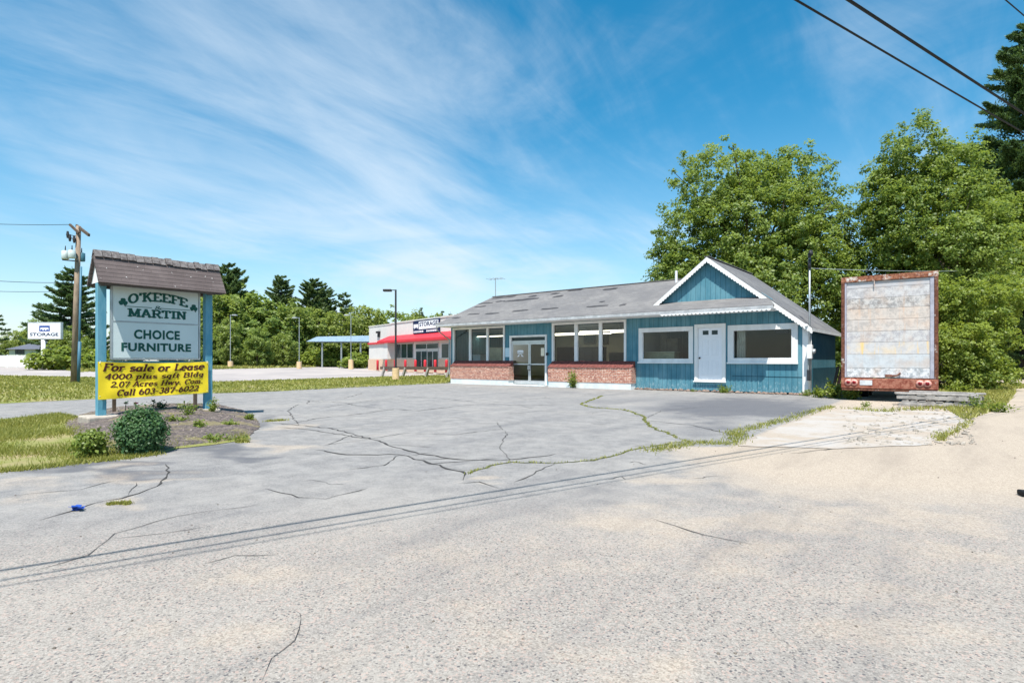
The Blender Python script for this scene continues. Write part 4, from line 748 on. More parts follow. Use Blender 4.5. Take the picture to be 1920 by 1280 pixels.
mb = MB(); xa, xb = wx(1452), wx(1476); mb.box(xa, xb, YW+.12, YW+.42, wz(1460,624), wz(1460,614)); tag(mb.build('wall_heater', pm((.02,.02,.022)), None, bevel=.02), 'black box unit at the top of the window right of the white door', 'heater')
mb = MB(); r = random.Random(21); xa = wx(1379)
for i in range(7): a = xa+i*.045; mb.quad((a,YW+.2+.03*(i%2),wz(1380,680)),(a+.045,YW+.2+.03*((i+1)%2),wz(1380,680)),(a+.045,YW+.2+.03*((i+1)%2),wz(1380,614)),(a,YW+.2+.03*(i%2),wz(1380,614)))
tag(mb.build('curtain', pm((.42,.42,.36))), 'pale curtain gathered at the left side of the large right window', 'curtain')
mb = MB(); xa, xb = wx(1212), wx(1224); mb.box(xa, xb, 24.5, 24.9, .37, 2.6); mb.box(xb+.003, xb+.5, 24.55, 24.85, .37, 2.3); tag(mb.build('display_rack', pm((.16,.13,.09)), None, bevel=.02), 'dim brown rack behind the left side of the window beside the white door', 'rack')
# television aerial on the ridge
p = Vector((on_y(929,553,YR).x, YR, ZR)); ztop = on_y(929, 521, YR).z; t = thing('tv_antenna', 'thin television aerial standing on the ridge of the blue shop', 'antenna', p); mb = MB(); mb.tube([p-Vector((0,0,.1)), (p.x,p.y,ztop)], .025, 6); mb.build('mast', M['steel'], t); mb = MB(); mb.tube([(p.x-.55,p.y,ztop-.05),(p.x+.5,p.y+.2,ztop-.05)], .014, 5)
for i in range(5): a = -.5+.24*i; mb.tube([(p.x+a+.1,p.y-.35+a*.2,ztop-.05),(p.x+a-.1,p.y+.45+a*.2,ztop-.05)], .011, 5)
mb.build('crossbar', M['steel'], t)
# service mast on the right slope
px0 = on_y(1518, 620, 24.0); x = -4.55; bx = at_t(1518, 600, 1); y0 = x/(ray(1518,600)[0])*ray(1518,600)[1]; ztop = at_t(1518, 481, x/ray(1518,600)[0]).z
t = thing('service_mast', 'grey electrical service mast rising beside the shop corner', 'mast', (x, y0, .9)); mb = MB(); mb.tube([(x,y0,.95),(x,y0,ztop)], .034, 8); mb.build('conduit', M['steel'], t, True); mb = MB(); mb.tube([(x,y0,ztop-.05),(x,y0,ztop+.10),(x+.06,y0-.08,ztop+.16),(x+.1,y0-.16,ztop+.04)], [.05,.075,.07,.05], 8); mb.build('weatherhead', M['dark'], t, True); mb = MB(); mb.tube([(x,y0-.02,ztop-.45),(x,y0-.02,ztop-.1)], .05, 8); mb.build('insulator', M['dark'], t, True)
mb = MB(); mb.box(XR+.03, XR+.20, y0-.16, y0+.10, 1.35, 1.85); mb.build('meter_box', M['white'], t, bevel=.02); mb = MB(); mb.tube([(XR+.2,y0-.03,1.62),(XR+.30,y0-.03,1.62)], .085, 12); mb.build('meter', M['alu'], t, True); mb = MB(); mb.box(XR+.03, XR+.13, y0-.12, y0+.06, .55, .95); mb.build('disconnect_box', M['dark'], t, bevel=.015); mb = MB(); mb.tube([(XR+.06,y0-.03,.95),(XR+.06,y0-.03,1.36)], .03, 6); mb.build('cable', M['steel'], t)
# ------------------------------------------------------------------ rusty trailer
TX0 = on_y(1577.5, 650, 21.1).x; TX1 = on_y(1759.5, 650, 21.1).x; TY = 21.1; TZ0 = .40; TZ1 = (on_y(1580,518,TY).z+on_y(1758,510,TY).z)/2
trl = thing('semi_trailer', 'old rusty box trailer with a stained white roll-up door parked beside the blue shop', 'trailer', ((TX0+TX1)/2, TY, 0))
mb = MB(); mb.box(TX0+.02, TX1-.02, TY+.16, TY+12, 1.02, TZ1-.02)
for i in range(24):
    yy = TY+.5+i*.48
    for x in (TX0+.008, TX1-.02): mb.box(x, x+.012, yy, yy+.05, 1.05, TZ1-.06)
mb.build('box_body', M['trailerside'], trl)
mb = MB(); mb.box(TX0, TX0+.10, TY, TY+.155, .72, TZ1-.17); mb.build('corner_post', M['rust'], trl, bevel=.012); mb = MB(); mb.box(TX1-.10, TX1, TY, TY+.155, .72, TZ1-.17); mb.build('corner_post', M['rust'], trl, bevel=.012)
mb = MB(); mb.box(TX0, TX1, TY-.004, TY+.155, TZ1-.168, TZ1); mb.box(TX0+.9, TX0+.93, TY-.02, TY-.004, TZ1-.36, TZ1); mb.build('header', rustmat("rusty_header", (.13,.035,.02), (.36,.16,.09), (.6,.55,.5), .56), trl, bevel=.012)
GB = plain("grey_blue_track", (.40,.40,.47), .6, .3, 4, 30, .2)
for xa, xb in ((TX0+.10, TX0+.15), (TX1-.20, TX1-.10)): mb = MB(); mb.box(xa, xb, TY+.02, TY+.12, .74, TZ1-.17); mb.build('door_track', GB, trl, bevel=.006)
WH, DI, ST = (.54,.53,.53), (.17,.165,.17), (.42,.27,.17)
bands = [((.46,.46,.48),DI,ST,.1,.1),(WH,(.36,.35,.36),ST,.1,1),((.54,.52,.50),DI,ST,.35,.75),((.56,.50,.45),DI,(.58,.40,.28),.8,.4),((.56,.51,.47),DI,(.58,.40,.28),.7,.4),((.55,.54,.53),(.36,.35,.37),ST,.3,.9),(WH,DI,(.72,.50,.20),.9,.2),((.52,.55,.57),(.38,.40,.42),ST,.15,.5),((.66,.67,.68),(.30,.33,.35),ST,.15,1)]
mb = MB(); mb.box(TX0+.152, TX1-.202, TY+.075, TY+.12, .74, TZ1-.17); dr = mb.build('roll_up_door', M['trailerside'], trl)
pys = [525,537,557,577,598,620,641,664,690,711]
for i, (c, dd, st, sa, da) in enumerate(bands):
    za, zb_ = on_y(1665,pys[i],TY).z, on_y(1665,pys[i+1],TY).z; mb = MB(); mb.box(TX0+.154, TX1-.204, TY+.045, TY+.076, max(.745, zb_+.004), min(za-.003, TZ1-.173)); mb.build('door_panel', doorpanel("trailer_door_paint", c, dd, st, sa, da), dr, bevel=.006)
mb = MB(); mb.box(TX0-.0, TX1+.0, TY-.03, TY+.17, TZ0, .717); bp = mb.build('bumper', M['rustred'], trl, bevel=.015)
mb = MB(); mb.box(TX0+.02, TX1-.02, TY-.012, TY+.15, TZ0-.07, TZ0-.003); mb.build('bumper_lip', M['rust'], bp)
RL = plain("red_lens", (.20,.008,.012), .25, .3, 20, 40, .05); RG = plain("pink_rust_ring", (.74,.36,.30), .6, .3, 12, 40, .2)
for px, py in ((1591,718),(1602,718),(1725,723),(1739,723)):
    x = on_y(px, 700, TY).x; z = .585 ; t = MB(); t.tube([(x,TY-.02,z),(x,TY-.055,z)], [.105,.10], 16); l = t.build('tail_light', RG, trl, True); t = MB(); t.tube([(x,TY-.054,z),(x,TY-.066,z),(x,TY-.072,z)], [.055,.05,.025], 14); t.build('lens', RL, l, True)
x = on_y(1624,700,TY).x; mb = MB(); mb.box(x-.17, x+.17, TY-.045, TY-.031, .50, .66); mb.build('number_plate', plain("faded_plate", (.58,.60,.62), .6, .25, 9, 40, .1), trl, bevel=.008)
x = on_y(1674,700,TY).x; mb = MB(); mb.box(x-.20, x-.02, TY+.0, TY+.045, .77, .85); mb.tube([(x-.05,TY+.01,.80),(x+.10,TY-.01,.82),(x+.2,TY+.0,.90)], [.035,.025,.03], 8); mb.build('door_latch', rustmat("dark_rust", (.10,.03,.02),(.25,.12,.08),(.3,.25,.2),.7), trl, bevel=.006)
mb = MB(); [mb.box(TX0+a, TX0+a+.12, TY+.2, TY+11.5, .72, 1.0) for a in (.7, 1.6)]; [mb.box(TX0+.1, TX1-.1, TY+.3+i*.9, TY+.4+i*.9, .85, 1.0) for i in range(12)]; mb.build('chassis', M['rust'], trl)
for yy in (23.6, 24.9):
    for x in (TX0+.05, TX0+.32, TX1-.60, TX1-.33): mb = MB(); mb.tube([(x,yy,.47),(x+.03,yy,.47),(x+.22,yy,.47),(x+.25,yy,.47)], [.40,.47,.47,.40], 20); w = mb.build('wheel', M['black'], trl, True)
trl.rotation_euler.z = math.radians(2.2)
# ------------------------------------------------------------------ pallets and planks by the trailer
c0 = gp(1682, 757); PZ = c0
def pallet(name, label, o, ang, lx, ly, z, nb, group, mat='greywood'):
    t = thing(name, label, 'pallet', (o.x, o.y, z), group); ax = Vector((math.cos(ang), math.sin(ang), 0)); ay = Vector((-ax.y, ax.x, 0)); az = Vector((0,0,1)); b = Vector((o.x, o.y, z)); r = random.Random(nb)
    for j in range(3): mb = MB(); mb.obox(b+ay*(j*(ly-.08)/2+.04)+ax*lx/2+az*.075, ax, ay, az, lx, .06, .10); mb.build('stringer', M[mat], t, bevel=.006)
    for i in range(nb): mb = MB(); w = ly*.0+.13; mb.obox(b+ax*((i+.5)*lx/nb)+ay*ly/2+az*(.139+r.uniform(-.004,.006)), (ax+ay*r.uniform(-.03,.03)).normalized(), ay, az, lx/nb*.78, ly*r.uniform(.94,1.04), .022); mb.build('board', M[mat], t, bevel=.004)
    return t
pallet('wooden_pallet', 'weathered grey pallet lying flat on the ground under the trailer corner', gp(1690,760)+Vector((0,0,0)), -.06, 1.75, .95, 0.0, 9, 'old pallets beside the trailer'); pallet('wooden_pallet', 'second grey pallet stacked crookedly on the lower one beside the trailer', gp(1690,760)+Vector((-.12,.06,0)), -.12, 1.85, .95, .165, 8, 'old pallets beside the trailer')
def plank(a, b, z, w, h, label, mat='greywood'):
    a = Vector((a.x,a.y,z)); b = Vector((b.x,b.y,z)); mb = MB(); mb.beam(a, b, w, h); tag(mb.build('wooden_plank', M[mat], bevel=.006), label, 'plank', 'loose planks on the pallet')
o = gp(1690,760)
plank(o+Vector((-.15,.15,0)), o+Vector((1.62,-.02,0)), .345, .20, .045, 'wide grey plank on the near side of the pallet'); plank(o+Vector((-.2,.55,0)), o+Vector((1.7,.30,0)), .340, .16, .038, 'grey plank in the middle of the pallet'); plank(o+Vector((.15,.85,0)), o+Vector((1.85,.55,0)), .372, .24, .05, 'thick grey plank on the far side of the pallet'); plank(o+Vector((-.05,-.1,0)), o+Vector((.5,-.22,0)), .05, .09, .08, 'short thick offcut on the ground in front of the pallet')
lean = on_y(1553, 730, 23.9)
for i, (px, pt, pb) in enumerate(((1563,694,735),(1570,698,740))):
    a = gp(px-6, 741); a.y += .3; b = Vector((a.x+.12, a.y+.55, 1.05-.1*i)); mb = MB(); mb.beam(a, b, .10, .03); tag(mb.build('leaning_board', M['rustred' if i else 'brownwood']), ('reddish', 'brown')[1-i]+' board leaning in the gap between shop and trailer', 'board')
# ------------------------------------------------------------------ roadside sign on its planted mound
ZS = .20; pL, pR = gp(190.7, 778, ZS), gp(387.6, 765, ZS); XS = (pL.x+pR.x)/2
def sy(px, x=None): return on_x(px, 650, XS if x is None else x).y
def sz(px, py, x=None): return on_x(px, py, XS if x is None else x).z
YL, YRt = pL.y, pR.y
sign = thing('roadside_sign', 'tall green and white shop sign between teal posts under a shingled roof', 'sign', (XS, (YL+YRt)/2, ZS))
zridge = (sz(180,473)+sz(408,501))/2; XF = XS+.40; zeave = (sz(185,527.5,XF)+sz(421,549.5,XF))/2; y0, y1 = sy(176), sy(411); e0, e1 = sy(183.5,XF), sy(422.5,XF)
for y, px in ((YL, 190.7), (YRt, 387.6)): mb = MB(); mb.box(XS-.075, XS+.075, y-.075, y+.075, -.02, zeave+.12); mb.build('post', M['tealpost'], sign, bevel=.008)
mb = MB(); ym0, ym1 = (y0+e0)/2, (y1+e1)/2
for s in (1, -1):
    a, b = Vector((XS, ym0, zridge)), Vector((XS, ym1, zridge)); c, d = Vector((XS+s*.40, ym1, zeave)), Vector((XS+s*.40, ym0, zeave)); n = Vector((s*(zridge-zeave), 0, .40)).normalized()*.05; mb.extr([a, b, c, d] if s == 1 else [d, c, b, a], n*-1)
sr = mb.build('sign_roof', M['signroof'], sign)
mb = MB(); r = random.Random(5); yy = ym0
while yy < ym1-.05:
    w = r.uniform(.12,.16); lift = r.uniform(.0,.03)
    for s in (1,-1): mb.obox((XS+s*.055, yy+w/2, zridge-.045+lift), Vector((0,1,0)), Vector((s*.40,0,-(zridge-zeave))).normalized(), Vector((s*(zridge-zeave),0,.40)).normalized(), w-.012, .17, .014)
    yy += w
mb.build('ridge_cap', plain("lichen_ridge", (.19,.175,.17), .9, .7, 16, 50, .5, c2=(.06,.05,.05)), sr)
mb = MB(); mb.quad((XS-.33, ym0+.06, zeave+.02), (XS+.33, ym0+.06, zeave+.02), (XS, ym0+.06, zridge-.09)); mb.quad((XS-.33, ym1-.06, zeave+.02), (XS+.33, ym1-.06, zeave+.02), (XS, ym1-.06, zridge-.09)); mb.build('gable_board', M['white'], sign)
mb = MB()
for s in (1,-1): mb.box(XS+s*.36-.02, XS+s*.36+.02, ym0+.08, ym1-.08, zeave-.05, zeave+.012)
mb.box(XS-.34, XS+.34, YL-.05, YL+.05, zeave-.04, zeave+.01); mb.box(XS-.34, XS+.34, YRt-.05, YRt+.05, zeave-.04, zeave+.01); mb.build('roof_rail', M['brownwood'], sign)
a, b = sy(210), sy(370); zt1 = zeave+.0; zmid = (sz(211,604)+sz(367.5,607.5))/2; zb1 = (sz(207.5,671.5)+sz(367.5,671.5))/2
mb = MB(); mb.box(XS+.0, XS+.06, a, b, zmid+.012, zt1); up = mb.build('sign_panel', M['panel'], sign, bevel=.006); mb = MB(); mb.box(XS+.0, XS+.06, a-.01, b, zb1, zmid-.012); lo = mb.build('sign_panel', M['panel'], sign, bevel=.006)
mb = MB()
for z in (zmid, zb1-.02): mb.box(XS-.01, XS+.064, a-.03, b+.03, z-.014, z+.014)
for y in (a-.022, b+.022): mb.box(XS-.008, XS+.066, y-.015, y+.015, zb1-.02, zt1-.02)
mb.build('panel_frame', M['steel'], sign)
def ss(A, B, lift): return Vector((XS+.060+lift, A, B))
mb = MB(); q, wd = stroke_text("O'KEEFE", .25, .44, .15); ac = sy(290); A0, A1 = sy(238.5), sy(350); ab = (sz(238,570)+sz(350,577))/2
def arch(x, z): u = (x-(A0+A1)/2)/((A1-A0)/2); return x, z+.085*(1-u*u)
place_text(mb, q, wd, A0, A1, ab, .185, ss, 0, arch)
q, wd = stroke_text("MARTIN", .25, .44, .15); place_text(mb, q, wd, sy(238), sy(347.5), (sz(238,593.5)+sz(347,599))/2, .165, ss)
zl = (sz(232,574.5)+sz(353,581.5))/2
for u0, u1 in ((232,283),(300,354)): mb.quad(ss(sy(u0),zl-.006,.004), ss(sy(u1),zl-.006,.004), ss(sy(u1),zl+.006,.004), ss(sy(u0),zl+.006,.004))
v, f = fit_text("&", sy(288), sy(302), zl-.032, zl+.045, 0.0); mb.add([ss(q[0], q[1], .005) for q in v], f)
for px, py in ((229, 566.5), (361, 578)):
    cy, cz = sy(px), sz(px, py)
    for i, an in enumerate((90, 205, 335)):
        a_ = math.radians(an); ctr = (cy+.045*math.cos(a_), cz+.045*math.sin(a_)); pts = []
        for k in range(14): th = 2*math.pi*k/14; rr = .046*(1-.28*max(0, math.cos(th))**6); pts.append(ss(ctr[0]+rr*math.cos(th+a_), ctr[1]+rr*math.sin(th+a_), .004+.0006*i))
        mb.quad(*pts)
    mb.quad(ss(cy-.008,cz,.0062), ss(cy+.03,cz-.095,.0062), ss(cy+.045,cz-.085,.0062), ss(cy+.008,cz,.0062))
mb.build('lettering', M['greenink'], up)
mb = MB()
for body, p0, p1, t0, t1 in (("CHOICE", 249, 335, (249,619), (249,636.5)), ("FURNITURE", 225.5, 356, (225,643.5), (225,659))):
    m0, m1 = on_x((p0+p1)/2, t0[1], XS).z, on_x((p0+p1)/2, t1[1], XS).z; v, f = fit_text(body, sy(p0), sy(p1), m1, m0, .042, 1.1); mb.add([ss(q[0], q[1], .004) for q in v], f)
mb.build('lettering', M['greenink'], lo)
mb = MB(); mb.box(XS-.03, XS+.03, YL+.07, YRt-.07, zb1-.12, zb1-.06); mb.build('cross_rail', M['tealpost'], sign)
for y, sx, sy_, zz, lab in ((YL, .34, .30, ZS-.005, 1), (YRt, .22, .2, ZS-.005, 2)):
    for s in (0,):
        mb = MB(); mb.box(XS-sx, XS+sx, y-sy_, y+sy_, -.02, zz); mb.build('footing', M['concrete'], sign, bevel=.03)
# banner
XBn = XS+.12; by0, by1 = sy(183.5, XBn), sy(390.5, XBn); bz1 = (sz(185,676,XBn)+sz(389,679.5,XBn))/2; bz0 = (sz(184,745,XBn)+sz(390,738,XBn))/2
def bsurf(A, B, lift):
    u = (A-by0)/(by1-by0); w = (B-bz0)/(bz1-bz0); d = .016*math.sin(9*u+4*w)+.010*math.sin(21*u-7*w)+.012*math.sin(3.1*w*2+5*u)
    sag = -.05*math.sin(math.pi*u)*w-.0*u; tilt = (-.035+.055*u)*(1-w)*1.0
    return Vector((XBn+d*(.4+.6*math.sin(math.pi*min(max(u,0),1)))+lift, A, B+sag*.6+tilt))
banner = thing('vinyl_banner', 'yellow for sale or lease banner stretched between the sign posts', 'banner', (XBn, (by0+by1)/2, bz0))
NU, NV = 60, 16; mb = MB(); mb.v = [tuple(bsurf(by0+(by1-by0)*i/NU, bz0+(bz1-bz0)*j/NV, 0)) for j in range(NV+1) for i in range(NU+1)]; mb.f = [(j*(NU+1)+i, j*(NU+1)+i+1, (j+1)*(NU+1)+i+1, (j+1)*(NU+1)+i) for j in range(NV) for i in range(NU)]; mb.build('cloth', M['yellow'], banner, True)
bh = bz1-bz0; mb = MB()
for body, u0, u1, w0, cap, wgt in (("For sale or Lease", .035, .965, .755, .215, .235), ("4000 plus sqft Bldg", .05, .96, .535, .15, .21), ("2.07 Acres Hwy. Com.", .095, .955, .315, .155, .21), ("Call 603-387-6022", .145, .905, .075, .17, .23)):
    q, wd = stroke_text(body, wgt, .34, .11); place_text(mb, q, wd, by0+u0*(by1-by0), by0+u1*(by1-by0)-.02, bz0+w0*bh, cap*bh*1.0, bsurf, .28)
mb.build('lettering', M['brownink'], banner)
for y, z in ((by0+.03, bz1-.03), (by1-.03, bz1-.03), (by0+.03, bz0+.03), (by1-.03, bz0+.05)):
    mb = MB(); mb.tube([(XBn+.01,y,z),(XS+.08,y+.02,z+.04)], .006, 5); mb.build('tie', M['white'], banner)
# mulch mound
def mound():
    bed = ppoly((120,792),(150,777),(210,764),(320,757),(405,757),(452,768),(482,786),(488,800),(470,816),(430,826),(370,833),(330,838),(300,848),(240,852),(190,845),(150,828),(125,808)); c = Vector((XS, (YL+YRt)/2)); mb = MB(); n = len(bed); R = 9; rr = random.Random(2)
    bed = ragged(bed, .16, .03); n = len(bed)
    def hz(s): return .012+(ZS-.005)*(1-max(0, (s-.42)/.58)**1.0 if s > .42 else 1)
    mb.v.append((c.x, c.y, hz(0)))
    for k in range(1, R+1):
        for p in bed: s = k/R; mb.v.append((c.x+(p[0]-c.x)*s, c.y+(p[1]-c.y)*s, hz(s)+(rr.uniform(-.012,.016) if k < R else -.003)))
    for i in range(n): mb.f.append((0, 1+i, 1+(i+1) % n))
    for k in range(R-1):
        for i in range(n): mb.f.append((1+k*n+i, 1+(k+1)*n+i, 1+(k+1)*n+(i+1) % n, 1+k*n+(i+1) % n))
    t = NT("mulch"); f = t.noise(16, 6, .75); g = t.noise(1.6, 5, .6); c_ = t.mix(t.step(f, .38, .64), (.055,.046,.048), (.19,.155,.135)); c_ = t.mix(t.math('MULTIPLY', t.step(g, .50, .62), .75), c_, t.mix(f, (.12,.12,.035), (.30,.24,.14))); c_ = t.mix(t.step(t.noise(24,2), .70, .74), c_, (.6,.55,.5)); t.col(c_, .95); t.bump(f, .8, .03)
    return tag(mb.build('mulch_bed', t.m), None, None, None, 'structure'), bed, hz, c
MBED, BED, HZF, BC = mound()
def bedz(px, py):
    z = .1
    for _ in range(6):
        p = gp(px, py, z); d = Vector((p.x, p.y))-BC
        best = 1.2
        for k in range(1, 60):
            s = k/50
            if point_in(BED, np.array([BC.x+d.x/s]), np.array([BC.y+d.y/s]))[0]: best = s; break
        z = HZF(min(1, best))
    p = gp(px, py, z); return p
# shrubs and flowers on the mound
M['bedshrub'] = leafmat('bed_shrub_leaves', (.030,.085,.030), (.110,.210,.075), .3, 0)
def shrub(name, label, px, pyb, wpx, hpx, mat, seed, n=240, per=26, leaf=.06, up=.2):
    p = bedz(px, pyb); Z = -sT*p.x+cT*p.y; w = wpx*Z/FPX/2; h = hpx*Z/FPX; p = p+Vector((-sT, cT, 0))*w*.55
    root = thing(name, label, 'shrub', p); me, C = crown_mesh('foliage', [(0,0,h*.5,w,w,h*.52),(w*.25,-w*.2,h*.42,w*.8,w*.8,h*.42),(-w*.3,.1*w,h*.45,w*.7,w*.7,h*.45)], n, per, leaf, .13, seed, .9, .45, .3); v = np.zeros(len(me.vertices)*3, np.float32); me.vertices.foreach_get('co', v); v = v.reshape(-1,3); v[:,2] = np.maximum(v[:,2], .01); me.vertices.foreach_set('co', v.ravel()); me.materials.append(M[mat]); o = bpy.data.objects.new('foliage', me); COL.objects.link(o); o.parent = root
    mb = MB(); r = random.Random(seed)
    for i in range(14): t = C[r.randrange(len(C))]; mb.tube([(0,0,-.02),(t[0]*.4,t[1]*.4,t[2]*.6),tuple(t)], [.014,.01,.004], 5, False)
    me2 = bpy.data.meshes.new('stems'); me2.from_pydata(mb.v, [], mb.f); me2.materials.append(M['bark']); s = bpy.data.objects.new('stems', me2); COL.objects.link(s); s.parent = root
shrub('evergreen_shrub', 'dense rounded dark green shrub in front of the left sign post', 252, 851, 74, 78, 'bedshrub', 11, 520, 36, .042)
shrub('yellow_green_shrub', 'low straggly yellow green shrub left of the dark round one', 160, 858, 48, 50, 'weed', 12, 70, 20, .05)
for i, (px, py, w, h, lab) in enumerate(((352,777,.5,.34,'leafy green plant at the foot of the right sign post'),(398,772,.24,.36,'upright plant just right of the right sign post'),(335,790,.4,.16,'low pale green plant in the middle of the mulch bed'),(372,800,.3,.14,'small pale plant on the right slope of the mulch bed'),(465,786,.22,.14,'small dark weed at the right tip of the mulch bed'),(420,822,.9,.08,'low creeping weeds at the front edge of the mulch bed'),(300,765,.5,.2,'grey green clump behind the dark round shrub'),(430,795,.25,.07,'tiny sprouts near the right tip of the mulch bed'))):
    p = bedz(px, py); p.z -= .01; weed('bed_plant', lab, p, w, h, 170, 40+i, 'weed' if i != 6 else 'juniper', .055, 'plant', 'plants in the mulch bed')
PK = plain("pink_petals", (.75,.12,.20), .6, .2, 8, 20, .05)
for i, (px, pt, lab) in enumerate(((263,757,'single pink flower on a stem under the banner'),(244,755,'thin dark seed head on a stem under the banner'),(297,752,'tall leafy stem under the middle of the banner'))):
    p = bedz(px, 772); p.x -= .3; Z = -sT*p.x+cT*p.y; top = zat(pt, Z); t = thing('flower', lab, 'flower', p, 'flowers under the banner'); mb = MB(); mb.tube([(p.x,p.y,p.z-.02),(p.x+.02,p.y+.01,top)], .008, 5); mb.build('stem', M['juniper'], t); mb = MB(); r = random.Random(i)
    for k in range(12): a = r.uniform(0,6.28); d = Vector((math.cos(a), math.sin(a), r.uniform(-.4,.9)))*.05; q = Vector((p.x+.02,p.y+.01,top)); s = Vector((-d.y, d.x, .02)); mb.quad(q, q+d*.6+s*.5, q+d*1.1, q+d*.6-s*.5)
    mb.build('head', PK if i == 0 else M['juniper'], t)
for px, pt, pb, lab in ((214,752,772,'dark short stake behind the left sign post'), (366,742,770,'dark short stake left of the right sign post')):
    p = bedz(px, pb); Z = -sT*p.x+cT*p.y; mb = MB(); mb.beam((p.x,p.y,p.z-.05),(p.x,p.y,zat(pt,Z)+.05), .06); tag(mb.build('wooden_stake', M['brownwood']), lab, 'stake', 'stakes under the sign')
# ------------------------------------------------------------------ utility pole
p = base(139, 33.1); t = thing('utility_pole', 'weathered wooden utility pole with grey transformers behind the roadside sign', 'utility pole', p)
Rv = Vector((cT, sT, 0)); Fv = Vector((-sT, cT, 0)); k = 33.1/FPX
def up(px, py, d=0.0): q = at_t(px, py, 33.1+d); return q
top = up(147.5, 424); mb = MB(); mb.tube([p-Vector((0,0,.2)), p.lerp(top, .5), top], [.19,.155,.12], 12); mb.build('pole', M['polewood'], t, True)
mb = MB(); mb.beam(up(131,421,.0), up(148,437,-.2), .10, .12); mb.build('crossarm', M['brownwood'], t); mb = MB(); mb.beam(up(143.5,423,.25), up(167,441,-1.0), .10, .15); mb.build('crossarm', M['brownwood'], t)
TG = plain("transformer_grey", (.50,.58,.58), .5, .25, 5, 30, .1)
for px, z0, z1, r, d, m in ((122.5,470,486,.19,-.1,TG),(135,469,484,.19,-.35,TG),(153,474,490,.18,.2,plain("transformer_dark", (.05,.15,.20), .5, .3, 5, 30, .1))):
    a, b = up(px, z1, d), up(px, z0, d); tf = MB(); tf.tube([a, a.lerp(b,.08), a.lerp(b,.94), b], [r*.9,r,r,r*.7], 14); tr = tf.build('transformer', m, t, True); g = MB(); g.tube([b, b+Vector((.02,0,.28))], [.035,.02], 6); g.build('bushing', M['dark'], tr)
mb = MB(); mb.beam(up(117,487,-.1), up(146,490,-.1), .06); mb.beam(up(146,472), up(156,476,.2), .05); mb.build('bracket', M['dark'], t)
for px, py in ((127,440),(131,446),(139,449)): mb = MB(); a = up(px, py, -.2); mb.tube([a-Vector((0,0,.2)), a, a+Vector((0,0,.2))], [.05,.08,.05], 8); mb.beam(a, up(145, py+3), .035); mb.build('cutout', M['dark'], t)
mb = MB(); mb.tube([up(147,716,-.1), up(152,500,-.1)], .055, 8); mb.tube([up(147,714,-.14), up(149.5,640,-.14)], .085, 8); mb.build('conduit', plain("blue_grey_conduit", (.06,.17,.25), .5, .3, 4, 30, .1, streak=1), t, True)
def wire(name, label, pts, r, mat='black', group=None):
    mb = MB(); mb.tube(pts, r, 5); return tag(mb.build(name, M[mat]), label, 'wire', group)
def sagline(a, b, sag, n=14): return [a.lerp(b, i/n)-Vector((0,0,sag*4*(i/n)*(1-i/n))) for i in range(n+1)]
wire('power_line', 'thin upper wire running left from the utility pole top', sagline(up(131,421), at_t(-160,410,40), .15), .016, group='thin wires at the utility pole')
wire('power_line', 'middle thin wire at the left edge of the sky', sagline(up(118,530,2), at_t(-100,519,36), .1), .016, group='thin wires at the utility pole')
wire('power_line', 'lowest thin wire at the left edge of the sky', sagline(up(118,546,2), at_t(-100,541,36), .1), .014, group='thin wires at the utility pole')
# overhead lines above the lot (they throw the thin shadows across the asphalt)
def over(A, B, r, label):
    A, B = Vector(A), Vector(B); d = (B-A); n = 40; pts = []
    for i in range(n+1): s = (-40+100*i/n)/d.y; q = A+d*s; pts.append(Vector((q.x, q.y, q.z+.0004*(q.y-9)**2)))
    wire('overhead_line', label, pts, r, group='overhead lines above the lot')
over((-1.02,7.02,5.17),(.72,12.9,5.45), .018, 'thickest black overhead line crossing the top right sky'); over((-1.29,5.85,4.70),(.26,11.07,4.95), .0115, 'thinner overhead line below the thick one'); over((.357,9.67,5.93),(.58,10.4,5.98), .008, 'short piece of thin line in the top right corner')
wire('service_wire', 'thin pale wire running from the service mast towards the trees', sagline(Vector((-4.55, y0+0, 0)) if False else at_t(1520,503,23.0), at_t(1800,508,30), .05), .013, 'steel')
# ------------------------------------------------------------------ storage building across the lot
A = base(692, 68.0); fd = Vector((.967,-.255,0)).normalized(); fn = Vector((fd.y,-fd.x,0)); fn = fn if fn.y < 0 else -fn
def fac(px, py=676, off=0.0):
    r = ray(px, py); o = A+fn*off; t_ = (o.x*fn.x+o.y*fn.y)/(r[0]*fn.x+r[1]*fn.y); q = Vector((r[0]*t_, r[1]*t_, H+r[2]*t_)); return (q-A).dot(fd), q.z
SZ = Vector((0,0,1)); GZ = A.z
stg = thing('storage_building', 'white storage shop with a red awning and tan brick base across the far lot', 'building', A)
def fbox(mb, s0, s1, z0, z1, o0, o1):
    """box on the facade: along s, height z, outward o"""
    c = A+fd*((s0+s1)/2)+fn*((o0+o1)/2); c.z = (z0+z1)/2; mb.obox(c, fd, fn, SZ, s1-s0, o1-o0, z1-z0)
s1 = fac(735)[0]; zl = fac(712, 611)[1]; zh = fac(790, 600.5)[1]; sE = 22.0; zb = fac(715, 673)[1]
mb = MB(); fbox(mb, 0, s1, zb, zl, -14, 0); fbox(mb, s1, sE, zb, zh, -14, .06); wl = mb.build('wall', M['stucco'], stg)
mb = MB(); fbox(mb, -.05, sE, GZ-.1, zb-.004, -14.05, .10); mb.build('brick_base', M['tanbrick'], stg)
mb = MB(); fbox(mb, -.06, s1+.02, zl+.003, zl+.12, -14.05, .05); fbox(mb, s1-.05, sE, zh+.003, zh+.14, -14.05, .12); mb.build('parapet_cap', plain("cap", (.62,.60,.56), .7, .1), stg)
za, zc = fac(760, 642)[1], fac(760, 627.5)[1]; sa = fac(724)[0]; mb = MB()
def fp(s, z, o): q = A+fd*s+fn*o; q.z = z; return q
zlip = za+(zc-za)*.30
